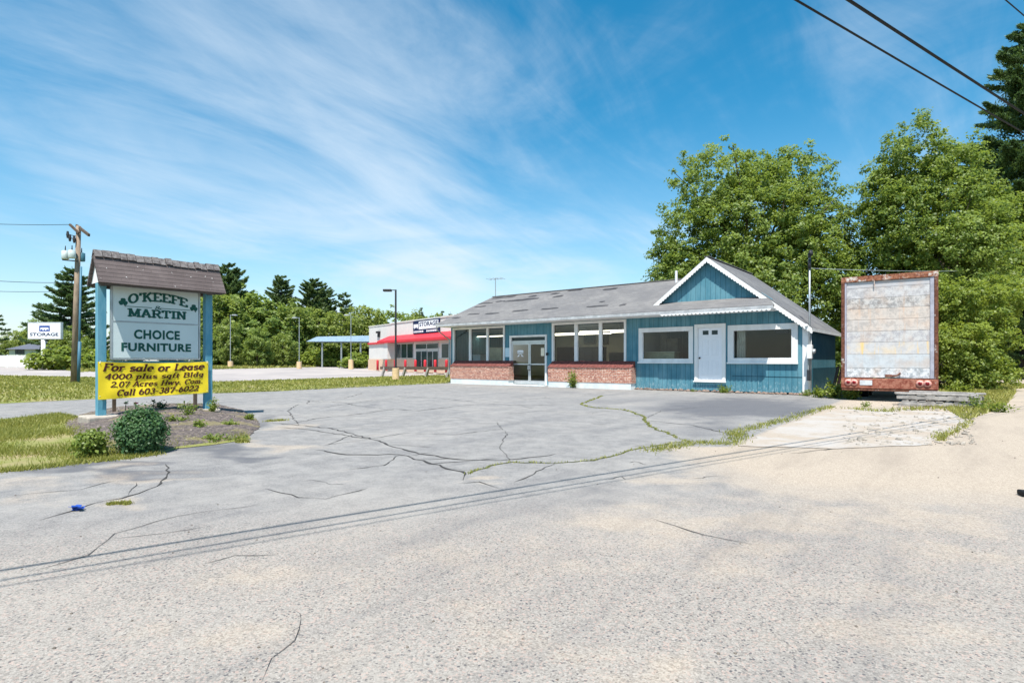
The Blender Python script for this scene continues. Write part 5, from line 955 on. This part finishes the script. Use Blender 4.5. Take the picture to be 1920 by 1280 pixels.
for P in ([fp(sa,za,1.1),fp(sE,za,1.1),fp(sE,zlip,1.1),fp(sa,zlip,1.1)],[fp(sa,zlip,1.1),fp(sE,zlip,1.1),fp(sE,zc,.07),fp(sa+1.0,zc,.07)],[fp(sa,za,1.1),fp(sa,zlip,1.1),fp(sa+1.0,zc,.07),fp(sa,za,.07)],[fp(sa,za,.07),fp(sE,za,.07),fp(sE,za,1.1),fp(sa,za,1.1)]): mb.quad(*P)
mb.build('awning', M['red'], stg); mb = MB(); fbox(mb, -.08, sa-.01, za, zlip-.05, .003, .16); mb.build('red_band', M['red'], stg)
def fwin(pa, pb, pt, pbm, name, nm=0, parent=None):
    a, b = fac(pa,676,.08)[0], fac(pb,676,.08)[0]; z1, z0 = fac((pa+pb)/2, pt, .08)[1], fac((pa+pb)/2, pbm, .08)[1]; mb = MB(); fbox(mb, a, b, z0, z1, .062, .13); f = mb.build(name, M['alu'], stg)
    n = nm+1; w = (b-a)/n
    for i in range(n): g = MB(); fbox(g, a+i*w+.09, a+(i+1)*w-.09, z0+.09, z1-.09, .131, .15); g.build('pane', M['darkglass'], f)
    return f
fwin(742, 775.5, 643.5, 672.5, 'window', 2); fwin(780, 823, 643, 655, 'transom', 1); fwin(828.5, 842.5, 643, 672.5, 'window', 0); fwin(780.5, 801.5, 657, 690.5, 'glass_door', 1); fwin(802, 822.5, 657, 690.5, 'glass_door', 1)
sb = fac(734)[0]; mb = MB(); P = [fp(fac(729)[0],zb,.0),fp(fac(741)[0],zb,.0),fp(fac(741)[0],za,.0),fp(fac(735)[0],za,.0)]; mb.extr(P, fn*.9); mb.build('buttress', M['stucco'], stg)
a, b = fac(709,676)[0], fac(713.5,676)[0]; mb = MB(); fbox(mb, a, b, fac(711,624.5)[1], fac(711,621)[1], .01, .3); fbox(mb, a+.12, b-.05, fac(711,632)[1], fac(711,624)[1], .01, .15); mb.build('wall_lamp', M['dark'], stg)
# its sign
a, b = fac(775.5,676,.2)[0], fac(823.5,676,.2)[0]; z1, z0 = fac(800,599.5,.2)[1], fac(800,624,.2)[1]; ssn = thing('storage_sign', 'white and navy storage sign on the wall above the red awning', 'sign', fp((a+b)/2, z0, .12)); mb = MB(); fbox(mb, a, b, z0, z1, .08, .26); mb.build('sign_box', M['blueink'], ssn)
NV_ = M['blueink']; WHT = plain("white_sign_face", (.80,.82,.84), .5, .05); zz = z0+(z1-z0)*.32; xl = a+(b-a)*.24; mb = MB(); fbox(mb, xl, b-.06, zz, z1-.1, .261, .275); fc = mb.build('sign_face', WHT, ssn)
mb = MB(); v, f = fit_text("STORAGE", xl+.15, b-.15, zz+(z1-zz)*.30, zz+(z1-zz)*.80, .03); mb.add([fp(q[0],q[1],.28) for q in v], f); mb.build('lettering', M['blueink'], ssn)
mb = MB(); w_ = xl-a; P = [(.1,.52),(.1,.74),(.9,.74),(.9,.52),(.78,.36),(.64,.54),(.5,.40),(.36,.54),(.22,.36)]; mb.quad(*[fp(a+u*w_, z0+w*(z1-z0), .266) for u, w in P])
r = random.Random(4); x_ = a+.12
while x_ < b-.4:
    w = r.uniform(.12,.34)
    if not (.42 < (x_-a)/(b-a) < .50): mb.quad(*[fp(q, z0+zq*(z1-z0), .266) for q, zq in ((x_,.08),(x_+w,.08),(x_+w,.22),(x_,.22))])
    x_ += w+.07
mb.build('emblem', WHT, ssn)
bol = None
for i, (px, where) in enumerate(((708,'leftmost of the row'),(724,'second from the left'),(741,'behind the near lamp pole base'),(760,'below the triple window'),(779,'left of the glass doors'),(797,'in front of the left glass door'),(816,'in front of the right glass door'),(837,'next to the corner of the blue shop'))):
    s_, _ = fac(px, 676, 1.6); q = fp(s_, GZ, 1.6); h_ = fac(px, 674.5, 1.6)[1]-GZ
    if bol is None:
        bol = thing('bollard', '', 'bollard', q, 'red bollards before the storage shop'); mb = MB(); mb.tube([q-SZ*.1, q+SZ*(h_-.12), q+SZ*(h_-.03), q+SZ*h_], [.13,.13,.11,.04], 12); mb.build('post', M['red'], bol, True); mb = MB(); mb.tube([q-SZ*.1, q+SZ*.06], [.2,.18], 12); mb.build('foot', M['concrete'], bol); c = bol
    else: c = copy_tree(bol); c.location = q
    c['label'] = 'red bollard before the storage shop, '+where
# canopy to its left
Zc = 79.0; q0, q1 = at_t(574, 640, Zc), at_t(700, 640, Zc); can = thing('metal_canopy', 'long pale blue flat canopy standing left of the storage shop', 'canopy', base(640, Zc)); mb = MB(); dv = (q1-q0).normalized(); nb = Vector((-dv.y, dv.x, 0)); hh = 12*Zc/FPX
mb.extr([q0, q1+dv*3, q1+dv*3+SZ*hh, q0+SZ*hh*.75+dv*1.5], nb*7); mb.build('roof', M['canopy'], can)
for i, px in enumerate((604, 640, 676)): q = at_t(px, 640, Zc+.5); mb = MB(); mb.tube([(q.x,q.y,terr(q.x)-.2), q], .12, 8); mb.build('post', M['steel'], can)
# lamp posts with yellow bases
def lamp_post(px, Z, pt, pbt, wb, label, dark, armd):
    p = base(px, Z); zt = zat(pt, Z); zbt = zat(pbt, Z); t = thing('lamp_post', label, 'lamp post', p, 'lamp posts on yellow concrete bases'); m = M['dark'] if dark else M['steel']
    mb = MB(); w = wb*Z/FPX/2; mb.tube([(p.x,p.y,p.z-.3),(p.x,p.y,zbt)], [w*1.08, w], 14); mb.build('concrete_base', M['yellowbase'], t, bevel=.02); mb = MB(); mb.tube([(p.x,p.y,zbt+.01),(p.x,p.y,zbt+.06),(p.x,p.y,zbt+.061),(p.x,p.y,zt)], [w*.55,w*.55,.07 if dark else .045,.06 if dark else .038], 10); mb.build('pole', m, t)
    mb = MB(); d = Rv*(-1 if armd < 0 else 1); c = Vector((p.x,p.y,zt-.03)); mb.beam(c, c+d*.35, .05); mb.build('arm', m, t); mb = MB(); mb.obox(c+d*.55+Vector((0,0,-.02)), d, Vector((-d.y,d.x,0)), SZ, .55, .34, .15); mb.build('lamp_head', m, t, bevel=.03); return t
lamp_post(742, 37.5, 543, 690, 13, 'dark lamp post nearest to the blue shop, on a tall yellow base', 1, -1)
lamp_post(658, 70, 590, 674, 9, 'grey lamp post before the pale canopy', 0, -1); lamp_post(561, 70, 595, 678, 9, 'grey lamp post before light green trees, between two others', 0, -1); lamp_post(432, 70, 590, 677, 9, 'grey lamp post nearest to the right side of the roadside sign', 0, 1)
p = base(180, 60); mb = MB(); mb.tube([p-SZ*.1, p+SZ*1.1], [.28,.25], 12); tag(mb.build('concrete_bollard', M['yellowbase']), 'pale tan concrete bollard left of the yellow banner', 'bollard')
# guard rail
gr = thing('guard_rail', 'low dark wooden guard rail on slanted posts along the far lot', 'guard rail', base(780, 46)); Zr = 46.0
q0, q1 = at_t(714, 689.5, Zr+1.5), at_t(850, 690.5, Zr-4); g0 = terr(q0.x); d_ = (q1-q0).normalized(); mb = MB(); mb.beam(q0, q1+d_*1.2, .16, .24); mb.build('rail', M['brownwood'], gr)
for px in (718, 760, 803, 840):
    s = (px-714)/136; c = q0.lerp(q1, s); mb = MB(); mb.beam(Vector((c.x,c.y,terr(c.x)-.1))-d_*.12, c+d_*.28+Vector((0,0,.05)), .17); mb.build('post', M['greywood'], gr)
# storage sign on a post
p = base(81.5, 57); t = thing('post_sign', 'white storage sign on a single white post at the far left', 'sign', p); Zs = 57.0
def ps(px, py, o=0): return at_t(px, py, Zs-o)
mb = MB(); mb.tube([p-SZ*.2, ps(81.5, 637)], .19, 12); mb.build('post', M['white'], t, True)
a, b = ps(54, 636), ps(116.5, 604); mb = MB(); c = (a+b)/2; mb.obox(c, Rv, Fv, SZ, (b-a).dot(Rv), .3, b.z-a.z); mb.build('sign_box', M['alu'], t, bevel=.02)
mb = MB(); mb.obox(c-Fv*.152, Rv, Fv, SZ, (b-a).dot(Rv)-.16, .006, (b.z-a.z)-.22); fcx = mb.build('sign_face', WHT, t)
def pq(u, w, o): return a.lerp(Vector((b.x,b.y,a.z)), u)-Fv*(.152+o)+SZ*(w*(b.z-a.z))
mb = MB(); v, f = fit_text("STORAGE", .07, .93, .19, .38, .03); mb.add([pq(q[0],q[1],.012) for q in v], f); mb.build('lettering', M['blueink'], t)
mb = MB(); mb.quad(pq(.35,.46,.008),pq(.67,.46,.008),pq(.67,.80,.008),pq(.35,.80,.008)); em = mb.build('emblem', plain("blue_emblem", (.03,.07,.28), .5, .1), t); mb = MB(); mb.quad(*[pq(x_, y_, .014) for x_, y_ in ((.39,.52),(.39,.68),(.63,.68),(.63,.52),(.59,.62),(.55,.50),(.51,.60),(.47,.50),(.43,.62))]); mb.build('emblem_mark', WHT, em)
# house and white fence at the far left
Zh = 88.0; p = base(46, Zh); hs = thing('house', 'small pale house with a dark hipped roof at the far left', 'house', p)
a, b = at_t(17, 676, Zh), at_t(72, 676, Zh); w = (b-a).dot(Rv); ze = zat(655, Zh); zt = zat(638, Zh); mb = MB(); mb.obox(Vector(((a+b).x/2,(a+b).y/2,(p.z+ze)/2))+Fv*3.5, Rv, Fv, SZ, w, 7, ze-p.z+.2); mb.build('wall', plain("sage_siding", (.50,.55,.44), .7, .1), hs)
o0, o1, o2, o3 = a-Rv*.4-Fv*.4, b+Rv*.4-Fv*.4, b+Rv*.4+Fv*7.4, a-Rv*.4+Fv*7.4; r0, r1 = a+Rv*w*.45+Fv*3.5, a+Rv*w*.62+Fv*3.5
for q in (o0,o1,o2,o3): q.z = ze+.02
r0.z = r1.z = zt; mb = MB(); mb.quad(o0,o1,r1,r0); mb.quad(o1,o2,r1); mb.quad(o2,o3,r0,r1); mb.quad(o3,o0,r0); mb.quad(o0,o1,o2,o3); mb.build('roof', plain("slate_roof", (.11,.12,.15), .85, .2, 2, 20, .2), hs)
for px in (31, 37, 43): q = at_t(px, 659.5, Zh-.03); mb = MB(); mb.obox(q, Rv, Fv, SZ, .42, .08, .75); mb.build('window', M['darkglass'], hs)
fe = thing('white_fence', 'long white panel fence along the grass at the far left', 'fence', base(90, 72)); Zf = 72.0; pts = [base(px, Zf) for px in range(-40, 215, 18)]
mb = MB()
for i in range(len(pts)-1):
    a, b = pts[i], pts[i+1]; mb.beam(a.lerp(b,.03)+SZ*.82, a.lerp(b,.97)+SZ*.82, .05, 1.25)
mb.build('fence_panel', M['white'], fe); mb = MB()
for i in range(len(pts)-1):
    a, b = pts[i], pts[i+1]; mb.beam(a+SZ*1.5, b+SZ*1.5, .09, .09); mb.beam(a+SZ*.15, b+SZ*.15, .09, .09)
mb.build('fence_rail', M['white'], fe)
for a in pts: mb = MB(); mb.box(a.x-.07, a.x+.07, a.y-.07, a.y+.07, a.z-.1, a.z+1.65); mb.build('fence_post', M['white'], fe)
# ------------------------------------------------------------------ trees
def lobes_px(px, Z, L_):
    o = base(px, Z); out = []
    for (x, y, rx, rz, dz) in L_: c = at_t(x, y, Z+dz)-o; s = Z/FPX; out.append((c.x, c.y, c.z, rx*s, rx*s*.95, rz*s))
    return o, out
o, lb = lobes_px(1420, 37, [(1335,350,80,88,0),(1288,440,68,75,-.5),(1395,430,105,110,-1),(1490,350,72,85,.5),(1545,440,70,80,0),(1440,540,150,75,-1),(1560,550,75,85,-.5),(1262,495,52,45,0),(1480,480,95,90,-1.5),(1345,520,115,60,-1),(1440,420,130,120,.5),(1270,520,60,40,-.5),(1420,330,60,50,1)])
tree('maple_tree', 'broad two-topped maple rising directly behind the blue shop gable', o, lb, 12, .42, 2100, 54, .185, .46, 'maple', 21, 'maples behind the shop', .30, 26)
o, lb = lobes_px(1755, 33, [(1715,310,66,92,0),(1780,330,70,75,.5),(1845,420,58,85,0),(1690,420,75,95,-.5),(1785,470,105,95,-1),(1648,430,45,70,.5),(1720,570,100,80,0),(1820,550,85,80,-.5),(1650,540,80,85,1),(1755,420,120,130,.5),(1648,360,42,70,.8)])
tree('maple_tree', 'taller loose-leaved maple rising behind the rusty trailer', o, lb, 12.5, .36, 1900, 52, .17, .44, 'maple', 22, 'maples behind the shop', .30, 26)
o, lb = lobes_px(1600, 36.5, [(1600,520,70,80,0),(1570,620,60,80,0),(1640,600,75,90,0),(1700,640,70,70,0),(1600,690,90,40,0)])
tree('bushy_sapling', 'bushy young tree filling the gap between shop and trailer', o, lb, 5.5, .12, 260, 80, .2, .55, 'maple', 23, None, .4, 10)
o, lb = lobes_px(1815, 25, [(1830,585,62,62,0),(1800,650,62,55,-.6),(1868,640,42,50,0),(1785,570,48,60,.5),(1850,690,45,26,-.5),(1880,560,40,50,.8),(1770,660,40,55,0),(1830,705,72,26,-.3),(1790,710,50,22,-.5)])
tree('leafy_bush', 'big bright green bush growing against the right side of the trailer', o, lb, 4, .07, 600, 60, .12, .28, 'bushleaf', 24, None, .45, 14, 'bush')
o, lb = lobes_px(1860, 36, [(1870,500,60,80,0),(1900,420,45,70,0),(1835,560,60,60,0)]); tree('bushy_sapling', 'slim young tree between the bright bush and the dark pine', o, lb, 6, .1, 170, 90, .19, .55, 'bushleaf', 25, None, .4, 8)
pine('pine_tree', 'tall dark pine with layered branches at the right edge', base(1930, 40), 25.5, 9.0, 31, 'pines', .06, 130, .34, .05, .75, 11, .10)
tree('dark_tree', 'dark shaded tree low behind the dirt drive at the right edge', base(1935, 46), [(0,0,4.5,3.4,3.4,3.2),(-2.2,1,3,2.2,2.2,2.6),(1,0,7.5,3,3,3)], 10, .4, 220, 60, .3, .8, 'needle', 33, None, .4, 8)
# forest behind the far lot
protos = []
LB = [[(0,0,5.6,3.6,3.6,4.2),(1.8,.5,4.2,2.8,2.8,3.4),(-2,0,3.9,2.8,2.8,3.2),(0,-1.2,2.4,3.6,2.6,2.3)],
      [(0,0,6.4,2.8,2.8,3.5),(1.4,0,4,2.7,2.7,3.4),(-1.4,.3,4.6,2.5,2.5,3.3),(0,-.8,2.3,3.0,2.4,2.2)],
      [(.6,0,5.2,3.4,3.4,3.6),(-1.9,0,6.2,2.4,2.4,3.3),(2.4,0,3.4,2.4,2.4,2.7),(-.6,-1,2.4,3.8,2.8,2.3)]]
kinds = [('forest', 'dense mid green'), ('forest', 'upright light green'), ('forest', 'wide leafy green')]
for i, l in enumerate(LB): protos.append(tree('deciduous_tree', '', (0,0,-50), l, 9, .22, 210, 38, .42, .85, 'forest', 50+i, 'trees along the far lot', .45, 8))
FT = [(412,541,84,1.0,0,'just right of the sign post'),(455,540,88,1.15,0,'with the rounded top right of the sign'),(500,556,88,1.0,2,'left of the two pine tops'),(548,566,90,1.0,1,'below the first pine top'),(598,574,94,1.15,2,'below the wide pine top'),(640,582,94,1,0,'left of the canopy end'),(690,570,98,1.1,2,'light crown above the storage shop end'),(735,577,104,1.1,0,'right of the storage shop parapet step'),(780,585,112,1.1,1,'behind the storage sign'),(815,588,120,1.2,2,'at the far right end of the row'),
      (430,600,76,.9,1,'low in front, beside the left lamp post'),(482,612,75,.9,2,'low in front, third lamp gap'),(530,622,78,1,0,'low in front, before the light pole'),(585,628,100,1,1,'low in front, under the canopy tip'),(625,634,102,1,2,'low in front, under the canopy middle'),(672,630,104,1,0,'low in front, under the canopy right end'),
      (205,655,70,.8,1,'low, seen between the sign post and panel'),(380,600,80,.9,2,'behind the right sign post'),(310,585,86,1.1,0,'hidden mostly behind the sign'),(250,590,86,1,2,'behind the sign panel'),(345,560,92,1,1,'behind the roof of the sign'),
      (132,615,62,1.05,0,'bright, left of the utility pole'),(172,632,60,.85,2,'bright, right of the utility pole'),(40,615,95,1.2,0,'behind the small house'),(5,632,90,1,1,'at the left picture edge'),(85,590,100,1.1,2,'behind the white storage sign'),(60,625,96,1,1,'dark, between house and storage sign'),
      (860,592,125,1.2,0,'behind the left end of the shop roof'),(900,596,128,1.2,1,'just beyond the shop roof edge')]
r = random.Random(8)
for i, (px, pt, Z, wsc, kd, lab) in enumerate(FT):
    q = base(px, Z); h_ = zat(pt, Z)-q.z; src = protos[kd]; c = src if not src.get('label') else copy_tree(src); sc = h_/9.6
    c.location = q; c.rotation_euler = (0, 0, r.uniform(0, 6.28)); c.scale = (sc*wsc, sc*wsc, sc); c['label'] = kinds[kd][1]+' tree, '+lab
# far tree belt beyond the blue shop so that no bare horizon shows
pine('pine_tree', 'dark pine with a rounded top standing above the leafy row, first from left', base(527, 108), zat(520,108), 4.7, 61, 'pines', .25, 52, .5, .0, .7, 10, .20, .48, 'needlefar')
pine('pine_tree', 'widest pine top above the leafy row left of the canopy', base(588, 110), zat(527,110), 5.5, 62, 'pines', .25, 52, .5, .0, .7, 11, .20, .48, 'needlefar')
pine('pine_tree', 'smaller pine just right of the widest pine top', base(612, 112), zat(541,112), 3.9, 63, 'pines', .25, 48, .5, .0, .7, 9, .20, .48, 'needlefar')
pine('pine_tree', 'thin pale-tipped pine above the canopy', base(645, 112), zat(551,112), 3.4, 64, 'pines', .25, 36, .5, .0, .7, 8, .20, .48, 'needlefar')
pine('pine_tree', 'pine poking out behind the right end of the sign roof', base(428, 90), zat(500,90), 5.7, 65, 'pines', .25, 57, .5, .0, .7, 10, .20, .48, 'needlefar')
pine('pine_tree', 'big layered pine behind the utility pole and storage sign', base(135, 66), zat(505,66), 5.6, 66, 'pines', .08, 75, .5, .04, .7, 10, .16)
pine('pine_tree', 'slender spire of a pine at the left picture edge', base(-6, 80), zat(585,80), 2.4, 67, 'pines', .1, 24, .5, .1, 1.0, 6, .22)
for i, px in enumerate((845, 830, 790)): pine('pine_tree', ('small distant pine tip behind the storage sign, right','small distant pine tip behind the storage sign, middle','small distant pine tip left of the storage sign')[i], base(px, 118+3*i), zat((588,585,580)[i], 118+3*i), 1.8, 68+i, 'pines', .2, 38, .5, .06, .75, 8, .20)
# shrubs at the foot of the row
shr = tree('forest_shrub', '', (0,0,-50), [(0,0,1.2,1.8,1.6,1.2),(1.2,0,.9,1.3,1.2,.9),(-1.1,.2,.8,1.3,1.2,.8)], 2, .05, 110, 26, .34, .5, 'bushleaf', 77, 'shrubs at the foot of the tree row', .4, 5, 'shrub', .7, 'stem')
for i, (px, Z, sc, lab) in enumerate(((470,86,1.6,'widest pale one'),(505,85,1.4,'right of the widest pale one'),(540,86,1.,'left of the second lamp post'),(590,86,1.1,'right of the second lamp post'),(622,84,1.2,'left of the third lamp post'),(640,84,1.0,'touching the third lamp post'),(675,76,.9,'next to the storage shop corner'),(415,85,1.2,'beside the first lamp post'),(112,57,1.0,'dark, left of the utility pole foot'),(170,58,.9,'dark, right of the utility pole foot'),(1880,58,3.2,'tall dark shrub far behind the dirt drive, left of the picture edge'),(1945,60,3.4,'tall dark shrub far behind the dirt drive at the picture edge'),(1800,62,3.0,'tall shrub far behind the bright bush'),(1700,60,2.6,'tall shrub far behind the trailer'),(1620,60,2.6,'tall shrub in the gap behind the shop'))):
    c = shr if i == 0 else copy_tree(shr); c.location = base(px, Z); c.scale = (sc*1.3, sc*1.3, sc); c.rotation_euler = (0,0,i*1.3); c['label'] = 'shrub at the foot of the tree row, '+lab if px < 1000 else lab
# ------------------------------------------------------------------ grass and weeds
near_strip = [(-22.5,-6),(-22.6,3.4),(-23.3,9.9),(-23.95,23.4),(-23.95,34),(-36.2,34),(-35.2,15.4),(-49,12.0),(-56,8.3),(-70,6),(-70,-6)]
grass('grass', [near_strip], [52000], .10, 3, wdt=.012, label='mown grass strip between the lot and the far lot')
grass('grass', [[p for p in lawn_near]], [30000], .075, 4, wdt=.006, label='patchy grass in front of the roadside sign', cl=-.35)
grass('meadow_grass', [[(-62,15),(-100,18),(-95,45),(-72,45)]], [9000], .3, 5, wdt=.02, label='long grass beside the white fence')
rg = ppoly((1765,740),(1800,728),(1860,722),(1905,735),(1890,756),(1850,775),(1810,790),(1775,768)); grass('grass', [rg], [9000], .13, 6, wdt=.008, label='grass patch right of the trailer')
grass('grass', [ppoly((1762,742),(1920,728),(1935,722),(1800,716),(1762,722))], [5000], .13, 16, wdt=.008, label='grass behind the patch right of the trailer')
def line_tufts(name, pts, n, h, sp, seed, label):
    r = np.random.default_rng(seed); P = []; 
    for _ in range(n): i = r.integers(0, len(pts)-1); s = r.random(); q = pts[i].lerp(pts[i+1], s); P.append((q.x+r.normal()*sp, q.y+r.normal()*sp))
    P = np.array(P); d = np.maximum(1, np.hypot(P[:,0],P[:,1])/9); N_ = len(P); a = r.uniform(0,6.28,N_); w = .007*d; hh = h*r.uniform(.3,1.2,N_); B = np.stack([P[:,0],P[:,1],np.zeros(N_)],1); dx = np.stack([np.cos(a)*w,np.sin(a)*w,np.zeros(N_)],1); tip = B+np.stack([r.normal(size=N_)*.5*hh,r.normal(size=N_)*.5*hh,hh],1)
    V = np.stack([B-dx,B+dx,tip],1).reshape(-1,3); return tag(link(name, np_mesh(name, V, np.arange(3*N_).reshape(N_,3), r.random(N_)), M['grass']), label, None, None, 'stuff')
line_tufts('crack_grass', GREENPTS, 1500, .035, .018, 7, 'grass growing in the long cracks of the lot')
e = [gp(a,b) for a,b in ((1215,846),(1260,838),(1300,830),(1368,832),(1385,818),(1375,812),(1420,800),(1470,788),(1520,772),(1560,762))]; line_tufts('crack_grass', e, 2200, .06, .10, 8, 'grass along the edge between asphalt and concrete slab')
line_tufts('crack_grass', [gp(a,b) for a,b in ((1600,766),(1650,772),(1700,768),(1760,764),(1800,772))], 500, .10, .15, 9, 'sparse grass before the pallet')
line_tufts('crack_grass', [gp(a,b) for a,b in ((1820,790),(1790,808),(1760,826),(1765,812))], 500, .07, .05, 10, 'grass at the corner of the concrete slab')
line_tufts('crack_grass', [gp(a,b) for a,b in ((205,946),(225,943),(242,945))], 420, .028, .022, 11, 'tiny grass tuft in the cracked asphalt at lower left')
line_tufts('crack_grass', [gp(a,b) for a,b in ((448,829),(462,829))], 350, .06, .03, 12, 'grass tuft at the front edge of the mulch bed'); line_tufts('crack_grass', [gp(a,b) for a,b in ((500,790),(535,788))], 300, .05, .04, 13, 'grass at the start of the long crack')
line_tufts('crack_grass', [gp(a,b) for a,b in ((0,884),(60,879),(150,868),(230,860),(290,852))], 1500, .06, .06, 14, 'grass edge of the near lawn'); line_tufts('crack_grass', [gp(a,b) for a,b in ((405,737),(520,733),(640,727),(838,718))], 1400, .09, .08, 15, 'grass edge along the lot')
wq = on_y(1077, 724, 22.5); weed('tall_weed', 'leafy weed growing in front of the right brick ledge', Vector((wq.x, 22.42, 0)), .62, 1.0, 330, 70, 'weed', .12)
wq = on_y(1362, 735, 22.9); weed('weed_clump', 'low weed clump at the foot of the white door', Vector((wq.x, 22.75, 0)), .75, .34, 260, 71, 'weed', .08)
weed('weed_clump', 'small yellow weed below the left edge of the white door', Vector((on_y(1300,735,22.85).x, 22.8, 0)), .3, .16, 60, 72, 'weed', .06)
for i, (px, py, w, h, n, lf, lab) in enumerate(((1535,745,.8,.4,300,.10,'yellow green weeds at the right corner of the shop'),(1565,746,1.0,.62,420,.14,'broad-leaved weed between shop and trailer'),(1592,748,.7,.55,260,.13,'pale leafy weed at the left bumper end'),(1512,742,.5,.22,120,.07,'small weeds under the corner board'),(1622,762,.35,.18,70,.06,'tiny weed in the sand under the bumper'),(1795,738,1.0,.42,320,.11,'leafy weeds against the right bumper end'),(1830,768,.8,.5,200,.07,'brownish tall weed right of the pallet'),(1868,772,.7,.35,220,.08,'bright green weed at the drive edge'),(1795,762,.35,.25,110,.06,'grassy weed at the right end of the planks'),(1745,757,.3,.18,80,.05,'small weed before the planks'))):
    q = gp(px, py); weed('weed_clump', lab, q, w, h, n, 80+i, 'bushleaf' if i in (0,5,7) else 'weed', lf, 'weed', 'weeds around the trailer')
# small things on the asphalt
p = gp(147, 957); mb = MB(); r = random.Random(9); BL = plain("blue_plastic", (.03,.09,.42), .35, .3, 30, 60, .2)
for i in range(9): a = r.uniform(0,6.28); c = p+Vector((r.uniform(-.04,.04),r.uniform(-.03,.03),.012+r.uniform(0,.02))); u = Vector((math.cos(a),math.sin(a),r.uniform(-.4,.4)))*.035; v = Vector((-math.sin(a),math.cos(a),r.uniform(-.3,.5)))*.022; mb.extr([c-u-v,c+u-v*.6,c+u*.8+v,c-u*.7+v], (0,0,.004))
tag(mb.build('blue_litter', BL), 'crumpled scrap of blue plastic on the asphalt', 'litter')
p = gp(1922, 930); mb = MB(); P = [Vector((-.06,.05,0)),Vector((.10,.07,0)),Vector((.12,-.09,0)),Vector((-.02,-.06,0))]; mb.extr([p+q+Vector((0,0,.004)) for q in P], (0,0,.05)); tag(mb.build('rubber_scrap', M['black'], bevel=.012), 'dark rubber scrap lying at the right edge of the lot', 'litter')
SP = plain("pebbles", (.20,.17,.14), .9, .6, 20, 60, .3); mb = MB(); r = random.Random(12)
for i in range(170):
    px, py = r.uniform(0,1920), 770+510*r.random()**1.5; q = gp(px, py)
    if py < 860 and px < 1250: continue
    s = r.uniform(.004,.013)*(1 if py > 900 else 1.5); stone(mb, (q.x,q.y,s*.2), s*1.3, r, .5)
tag(mb.build('pebbles', SP), 'scattered pebbles on the asphalt', None, None, 'stuff')
mb = MB(); r = random.Random(13)
for i in range(500):
    px, py = r.uniform(1580,1830), r.uniform(758,835); q = gp(px, py); s = r.uniform(.02,.07)*(1 if r.random() < .8 else 1.8); stone(mb, (q.x,q.y,s*.15), s, r, .45)
tag(mb.build('gravel', plain("broken_concrete", (.38,.34,.29), .95, .5, 6, 40, .4)), 'broken concrete and gravel in front of the trailer', None, None, 'stuff')
mb = MB(); r = random.Random(14)
for i in range(700):
    b_ = BED[r.randrange(len(BED))]; s_ = math.sqrt(r.uniform(.02,.96)); q = Vector((BC.x+(b_[0]-BC.x)*s_, BC.y+(b_[1]-BC.y)*s_, HZF(s_))); s = r.uniform(.02,.06); stone(mb, q, s, r, .5)
tag(mb.build('mulch_chips', plain("mulch_chips", (.13,.105,.10), .95, .7, 9, 40, .4, c2=(.30,.25,.22))), 'chips and small stones in the mulch bed', None, None, 'stuff')
for o in list(protos)+[shr]:
    if not o.get('label'):
        for ch in list(o.children): bpy.data.objects.remove(ch)
        bpy.data.objects.remove(o)
